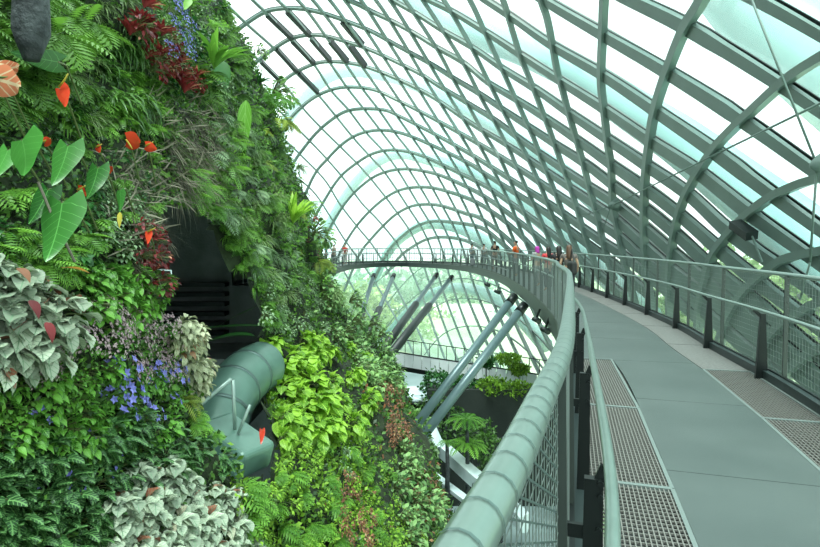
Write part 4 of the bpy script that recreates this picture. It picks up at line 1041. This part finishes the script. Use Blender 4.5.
for i, (px, py, lab) in enumerate([(18, 268, 'rusty leaf among the silver begonias, uppermost'), (30, 300, 'rusty leaf among the silver begonias, middle one'), (46, 322, 'dark red curled leaf at the edge of the silver begonias')]):
    bigleaf(px, py, 2.1, .09, .04, (.8, -.3, -.3 - .3 * i), 'red' if i > 0 else 'brown', 'withered_leaf', lab, droop=.8)
e = bigleaf(38, 185, 2.5, .001, .001, (0, 0, -1), 'brown', 'woody_stem', 'thin brown woody stem slanting below the heart leaves', cat='stem') if False else None
b = MB(); b.tube([P(38, 182, 2.5), P(55, 222, 2.5), P(75, 262, 2.5)], .006, 6); o = b.build('woody_stem', M['root']); tag(o, 'thin brown woody stem slanting down past the lowest heart leaf', 'stem')
spathe(262, 430, 6.0, .16, .08, (.1, -.4, -.9), 'pink red drooping flower below the lime bushes by the duct', 'spathe', False)
# grey rock showing in the top corner
h = hit(34, 25)
p = P(32, -22, 2.78)
b = MB(); n1 = 20; vs = []; fs = []
for i in range(14):
    z = -.42 + i * .075
    for j in range(n1):
        a = 2 * PI * j / n1; k = 1 + .2 * noise.noise(Vector((math.cos(a) * 1.5, math.sin(a) * 1.5, z * 4)))
        r_ = .09 * (1 - max(0, -.28 - z) * 4) * k; vs.append((math.cos(a) * r_, math.sin(a) * r_ * .8, z))
for i in range(13):
    for j in range(n1): fs.append((i * n1 + j, i * n1 + (j + 1) % n1, (i + 1) * n1 + (j + 1) % n1, (i + 1) * n1 + j))
fs.append(tuple(range(n1))[::-1]); b.add(vs, fs); o = b.build('grey_rock', M['bark'], None, True, p); tag(o, 'dark grey rough rock showing bare in the top corner of the wall', 'rock')

# ---- plants on the terraces beyond
def palm(px, py, d, h, L, nf, label, cat='tree fern', m='fernb', tiers=1, grp=None, nm_='tree_fern', pinn=14, droop=1.3):
    e = empty(nm_, P(px, py, d) - Vector((0, 0, h))); tag(e, label, cat, grp)
    b = MB(); b.tube([(0, 0, 0), (.03, 0, h * .5), (0, 0, h)], [.11, .09, .07], 8); b.build('trunk', M['bark'], e, True)
    for tr in range(tiers):
        b = MB(); hh = h - tr * L * .95
        for i in range(nf):
            a = 2 * PI * i / nf + R.uniform(-.15, .15) + tr; dd = Vector((math.cos(a), math.sin(a), .35 + .2 * R.random())).normalized(); p = Vector((0, 0, hh)); side = dd.cross(Vector((0, 0, 1))).normalized(); l = L * R.uniform(.85, 1.1); rnd = R.random()
            for q in range(pinn):
                t = (q + 1) / pinn; p = p + dd * l / pinn; dd = (Matrix.Rotation(-droop / pinn, 3, side) @ dd).normalized(); w_ = l * .24 * math.sin(PI * min(1, t * .9 + .1)) ** .6
                for s_ in (-1, 1):
                    pd = (side * s_ + dd * .35).normalized(); m_ = p + pd * w_ * .5; hh_ = dd * l / pinn * .5
                    b.add([tuple(p - hh_), tuple(m_ - hh_), tuple(p + pd * w_ - Vector((0, 0, w_ * .2))), tuple(m_ + hh_)], [(0, 1, 2, 3)], [(.1, 0.01, rnd), (.5, -.5, rnd), (1, 0.01, rnd), (.5, .5, rnd)])
        b.build('fronds', LM[m], e)
    return e
palm(467, 419, 22.5, 5.2, 1.05, 11, 'bright tree fern with two tiers of fronds before the dark plinth', tiers=2)
palm(447, 442, 22.2, 2.2, .5, 9, 'small fern behind the white parapet start', 'fern')
palm(500, 458, 19.5, 3.5, .5, 9, 'small leafy fern peeping out behind the ringed tube', 'fern')
def crown_tree(px, py, d, rad, hgt, n, lf, m, label, grp, nm_='garden_tree', cat='tree', squash=.75, ground=None):
    c = P(px, py, d); g0 = GROUND if ground is None else ground
    e = empty(nm_, (c.x, c.y, g0)); tag(e, label, cat, grp); hh = c.z - g0
    b = MB(); b.tube([(0, 0, 0), (rad * .05, 0, hh * .6), (0, 0, hh)], [rad * .07, rad * .05, rad * .03], 7)
    for k in range(4):
        a = k * 1.6; b.tube([(0, 0, hh * .5), (math.cos(a) * rad * .5, math.sin(a) * rad * .5, hh + rad * .2)], [rad * .035, rad * .015], 6)
    b.build('trunk', M['bark'], e, True)
    g = rng.normal(0, 1, (n, 3)); g /= np.linalg.norm(g, axis=1)[:, None]; rr = rng.uniform(.35, 1, (n, 1)) ** .5
    lump = np.array([1 + .35 * noise.noise(Vector(q) * 1.8 + Vector((px, py, 0))) for q in g])[:, None]
    p = g * rr * lump * rad * np.array([1, 1, squash]) + np.array([0, 0, hh])
    d1 = rng.normal(0, 1, (n, 3)); d1 /= np.linalg.norm(d1, axis=1)[:, None]; d2 = np.cross(d1, rng.normal(0, 1, (n, 3))); d2 /= np.linalg.norm(d2, axis=1)[:, None]
    V = np.stack([p, p + d1 * lf * .5 - d2 * lf * .3, p + d1 * lf, p + d1 * lf * .5 + d2 * lf * .3], 1).reshape(-1, 3); r_ = rng.uniform(0, 1, n)
    U = np.stack([np.stack([np.full(n, a_), np.full(n, b_), r_], 1) for a_, b_ in ((.1, .01), (.5, -.6), (1, .01), (.5, .6))], 1).reshape(-1, 3)
    me = npmesh('crown', V, np.arange(n * 4).reshape(-1, 4), U, LM[m]); o = bpy.data.objects.new('crown', me); COL.objects.link(o); o.parent = e
    return e
LM['pale'] = leafmat('hazed_tree_leaf', (.22, .42, .12), (.45, .62, .26), trans=.4)  # outdoor haze is painted into the pale tree leaf colours
LM['pale2'] = leafmat('hazed_tree_leaf_blue', (.20, .40, .24), (.38, .58, .42), trans=.4)
# garden trees outside the glass
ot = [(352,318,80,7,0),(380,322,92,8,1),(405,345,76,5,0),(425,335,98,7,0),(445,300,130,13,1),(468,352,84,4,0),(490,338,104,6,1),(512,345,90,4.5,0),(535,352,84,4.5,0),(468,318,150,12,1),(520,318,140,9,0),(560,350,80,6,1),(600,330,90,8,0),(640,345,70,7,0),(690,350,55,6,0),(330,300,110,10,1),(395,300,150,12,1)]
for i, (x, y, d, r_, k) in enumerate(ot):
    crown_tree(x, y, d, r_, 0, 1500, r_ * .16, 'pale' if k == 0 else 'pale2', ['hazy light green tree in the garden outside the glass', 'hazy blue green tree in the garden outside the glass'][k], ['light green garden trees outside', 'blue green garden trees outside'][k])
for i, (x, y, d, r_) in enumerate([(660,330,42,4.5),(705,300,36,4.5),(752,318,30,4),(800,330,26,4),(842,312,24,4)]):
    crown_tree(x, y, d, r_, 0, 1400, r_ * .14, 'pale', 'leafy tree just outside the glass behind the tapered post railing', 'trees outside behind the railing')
# greenery on and before the plinth
tp = EYE - (390 - 243) / F * d0
for i, (x, y, d, r_, m, lab, sq) in enumerate([
    (438,385,28,1.0,'deep','dark round bush under the footbridge beside the struts',.8), (462,388,28,.9,'deep','dark bush under the footbridge before the plinth top',.8),
    (492,386,27.6,.9,'moss','low bright hedge clump on the plinth top, nearest the strut',.45), (512,389,27.6,.9,'moss','low bright hedge clump in the middle of the plinth top',.45), (532,393,27.6,.8,'moss','low bright hedge clump on the plinth top under the tube',.5),
    (486,361,33.5,.55,'deep','small dark bush on the footbridge behind its parapet',.7), (508,359,34.5,.8,'lime','spreading lime green shrub behind the footbridge parapet',.45), (519,369,33,.6,'moss','low shrub behind the footbridge parapet next to the tube',.6),
    (478,440,24.5,1.0,'mossd','dark hedge bush behind the white parapet',.8), (500,470,22.5,.9,'mossd','dark bush beside the lower end of the white parapet',.8),
    (437,418,26,1.2,'mossd','dark shrub in front of the plinth wall near the strut feet',1), (412,424,22,.8,'dist','grey green shrub at the strut feet',.7), (424,452,20,.45,'grey','pale leafed shrub hanging over the paving',.7)]):
    e = crown_tree(x, y, d, r_, 0, 700, .2, m, lab, None, 'terrace_shrub', 'shrub', sq)

# ---------------------------------------------------------------- people on the walkway
def skin_mesh(joints, edges, root=0, lv=1, m=None, name='body'):
    me = bpy.data.meshes.new(name); me.from_pydata([j[0] for j in joints], edges, []); o = bpy.data.objects.new('tmp', me); COL.objects.link(o)
    md = o.modifiers.new('s', 'SKIN'); lay = me.skin_vertices[0] if me.skin_vertices else None
    if lay is None:
        bm_ = bmesh.new(); bm_.from_mesh(me); bm_.verts.layers.skin.verify(); bm_.to_mesh(me); bm_.free(); lay = me.skin_vertices[0]
    for i, j in enumerate(joints): lay.data[i].radius = (j[1], j[2] if len(j) > 2 else j[1]); lay.data[i].use_root = (i == root)
    sd = o.modifiers.new('d', 'SUBSURF'); sd.levels = lv
    dg = bpy.context.evaluated_depsgraph_get(); r_ = bpy.data.meshes.new_from_object(o.evaluated_get(dg)); r_.name = name
    bpy.data.objects.remove(o); r_.materials.clear()
    if m: r_.materials.append(m)
    r_.shade_smooth(); return r_
SK = mat('skin', (.46, .28, .19), .55); HR = mat('dark_hair', (.012, .010, .009), .5); HB = mat('brown_hair', (.10, .05, .028), .5)
def cloth(n, c): return mat('cloth_' + n, c, .8)
def person(px, d, label, shirt, trousers, hair='short', hairm=None, face=0, arms='down', h=1.68, off=None, bag=None, scarf=None, sleeves=True, s=None):
    if s is None:
        # nearest walkway station seen in that direction at that distance
        best = min((abs(410 + F * W(q, off or 1.0, 0).x / W(q, off or 1.0, 0).y - px) + abs(W(q, off or 1.0, 0).y - d) * 3, q) for q in [S0 + .5 * k for k in range(int((SB - S0) / .5))])
        s = best[1]
    p = W(s, off or 1.0, 0); 
    e = empty('person', p, face); tag(e, label, 'person'); k = h / 1.70
    def J(x, y, z, r1, r2=None): return ((x * k, y * k, z * k), r1 * k, (r2 or r1) * k)
    if arms == 'rail': el = [(.27, .06, 1.12), (-.27, .06, 1.12)]; ha = [(.22, .34, 1.10), (-.22, .34, 1.10)]
    elif arms == 'camera': el = [(.27, .12, 1.20), (-.27, .12, 1.20)]; ha = [(.09, .26, 1.46), (-.09, .26, 1.46)]
    else: el = [(.26, -.02, 1.12), (-.26, -.02, 1.12)]; ha = [(.25, .08, .88), (-.25, .08, .88)]
    Js = [J(0, 0, .95, .13, .11), J(0, 0, 1.15, .125, .10), J(0, -.01, 1.36, .15, .10), J(0, 0, 1.47, .06), J(0, .01, 1.54, .055), J(0, .02, 1.62, .085, .095), J(0, .01, 1.70, .07, .08),
          J(.19, 0, 1.40, .055), J(*el[0], .04), J(*ha[0], .03), J(-.19, 0, 1.40, .055), J(*el[1], .04), J(*ha[1], .03),
          J(.09, 0, .90, .095), J(.10, .03, .50, .062), J(.10, -.01, .10, .042), J(.11, .12, .03, .038, .03),
          J(-.09, 0, .90, .095), J(-.11, .0, .50, .062), J(-.12, -.05, .10, .042), J(-.13, .08, .03, .038, .03)]
    E = [(0, 1), (1, 2), (2, 3), (3, 4), (4, 5), (5, 6), (2, 7), (7, 8), (8, 9), (2, 10), (10, 11), (11, 12), (0, 13), (13, 14), (14, 15), (15, 16), (0, 17), (17, 18), (18, 19), (19, 20)]
    me = skin_mesh(Js, E, 0, 1, SK, 'body'); o = bpy.data.objects.new('body', me); COL.objects.link(o); o.parent = e
    g = 1.16
    Sj = [J(0, 0, .90, .15, .125), J(0, 0, 1.15, .14, .118), J(0, -.01, 1.37, .165, .118), J(0, 0, 1.45, .075), J(.19, 0, 1.40, .072), J(.25, .02, 1.24, .06), J(-.19, 0, 1.40, .072), J(-.25, .02, 1.24, .06)]
    me = skin_mesh(Sj, [(0, 1), (1, 2), (2, 3), (2, 4), (4, 5), (2, 6), (6, 7)], 0, 1, shirt, 'shirt'); o = bpy.data.objects.new('shirt', me); COL.objects.link(o); o.parent = e
    Tj = [J(0, 0, .98, .14, .12), J(.09, 0, .86, .108), J(.10, .03, .50, .078), J(.10, -.01, .13, .062), J(-.09, 0, .86, .108), J(-.11, .0, .50, .078), J(-.12, -.05, .13, .062)]
    me = skin_mesh(Tj, [(0, 1), (1, 2), (2, 3), (0, 4), (4, 5), (5, 6)], 0, 1, trousers, 'trousers'); o = bpy.data.objects.new('trousers', me); COL.objects.link(o); o.parent = e
    hm = scarf or hairm or HR
    if scarf: hj = [J(0, .0, 1.72, .09, .10), J(0, -.02, 1.62, .105, .105), J(0, -.02, 1.50, .10, .09), J(0, -.04, 1.38, .13, .10)]; hn = 'headscarf'
    elif hair == 'long': hj = [J(0, -.01, 1.73, .085, .09), J(0, -.04, 1.63, .10, .085), J(0, -.09, 1.48, .10, .06), J(0, -.11, 1.28, .09, .04)]; hn = 'hair'
    else: hj = [J(0, .0, 1.735, .075, .085), J(0, -.03, 1.67, .095, .085), J(0, -.05, 1.60, .07, .05)]; hn = 'hair'
    me = skin_mesh(hj, [(i, i + 1) for i in range(len(hj) - 1)], 0, 1, hm, hn); o = bpy.data.objects.new(hn, me); COL.objects.link(o); o.parent = e
    # face: nose, eyes, mouth
    b = MB(); b.tube([(0, .10 * k, 1.64 * k), (0, .135 * k, 1.605 * k)], [.008, .014], 6); b.build('nose', SK, e)
    for sx in (-1, 1):
        b = MB(); b.box((sx * .035 * k, .108 * k, 1.645 * k), (.022, .012, .010)); b.build('eye', HR, e)
    b = MB(); b.box((0, .108 * k, 1.575 * k), (.045, .012, .010)); b.build('mouth', cloth('lip', (.4, .12, .1)), e)
    return e, p
import bmesh
C = cloth
ppl = [
 (345, 40, dict(label='person in a red top with pale shorts walking on the far walkway', shirt=C('red', (.62, .05, .04)), trousers=C('pale', (.6, .6, .58)), face=2.6, off=1.0)),
 (334, 38, dict(label='person in grey trousers next to the mountain on the far walkway', shirt=C('tan', (.25, .24, .2)), trousers=C('greytr', (.10, .10, .10)), face=1.2, off=1.1)),
 (326, 40, dict(label='person in a teal top second from the mountain edge', shirt=C('teal', (.03, .22, .22)), trousers=C('dk', (.03, .03, .04)), face=1.4, off=1.6)),
 (320, 39, dict(label='person in black half hidden by the mountain edge', shirt=C('blk', (.01, .01, .012)), trousers=C('dk2', (.02, .02, .02)), face=1.6, off=1.3)),
 (472, 32, dict(label='person with a grey backpack looking out from the walkway bend', shirt=C('lightgrey', (.45, .48, .5)), trousers=C('jeans', (.10, .13, .19)), face=-.9, off=1.9)),
 (484, 31, dict(label='person in a white shirt standing between backpack and black shirted visitors', shirt=C('white', (.75, .76, .78)), trousers=C('jeans2', (.14, .17, .22)), face=-.7, off=2.0)),
 (495, 25, dict(label='tall person in a black shirt and light shorts on the walkway', shirt=C('black', (.012, .012, .015)), trousers=C('beige', (.35, .31, .27)), face=-.6, off=1.1, h=1.86)),
 (516, 19.5, dict(label='person in a bright orange top leaning towards the railing', shirt=C('orange', (.85, .13, .02)), trousers=C('grey', (.22, .22, .22)), face=.9, off=.8, arms='rail', h=1.82)),
 (537, 15.0, dict(label='person wearing a magenta purple headscarf and grey robe', shirt=C('robe', (.3, .29, .28)), trousers=C('skirt', (.25, .24, .23)), face=.6, off=.75, scarf=C('magenta', (.55, .05, .42)), arms='rail', h=1.58)),
 (548, 13.4, dict(label='dark haired person in a red top beside the headscarf wearer', shirt=C('red2', (.55, .04, .05)), trousers=C('dk3', (.05, .05, .06)), face=.3, off=.85, arms='rail', h=1.56, hair='long')),
 (558.5, 11.2, dict(label='person with long black hair and a black top seen from behind', shirt=C('black2', (.015, .015, .017)), trousers=C('dk4', (.03, .03, .04)), face=.1, off=.75, hair='long', h=1.60)),
 (569, 10.2, dict(label='person with long brown hair nearest the viewer, holding a dark bag', shirt=C('cream', (.13, .11, .10)), trousers=C('dk5', (.04, .04, .05)), face=-.2, off=.95, hair='long', hairm=HB, h=1.62)),
]
for (px, d, kw) in ppl:
    e, p = person(px, d, **kw)
    e.location.x = (px - 410) / F * p.y if abs((px - 410) / F * p.y - p.x) < .8 else p.x
e = empty('backpack', P(472.5, 262, 32.6)); 
tag(e, 'small grey backpack worn by the visitor at the walkway bend', 'backpack'); b = MB(); b.box((0, 0, 0), (.3, .16, .42)); o = b.build('bag_body', C('bag', (.16, .17, .18)), e); bv = o.modifiers.new('r', 'BEVEL'); bv.width = .06; bv.segments = 3
b = MB(); b.bar((.08, .08, .18), (.08, .16, .1), .04, .02); b.bar((-.08, .08, .18), (-.08, .16, .1), .04, .02); b.build('shoulder_strap', C('strap', (.05, .05, .05)), e)
e = empty('shoulder_bag', P(572, 268, 10.0)); tag(e, 'dark shoulder bag at the side of the brown haired visitor', 'bag'); b = MB(); b.box((0, 0, 0), (.12, .28, .24)); o = b.build('bag_body', C('bag2', (.02, .02, .02)), e); bv = o.modifiers.new('r', 'BEVEL'); bv.width = .04; bv.segments = 3
b = MB(); b.tube([(0, .12, .1), (0, 0, .34), (0, -.12, .1)], .012, 6); b.build('bag_strap', C('strap2', (.03, .03, .03)), e)
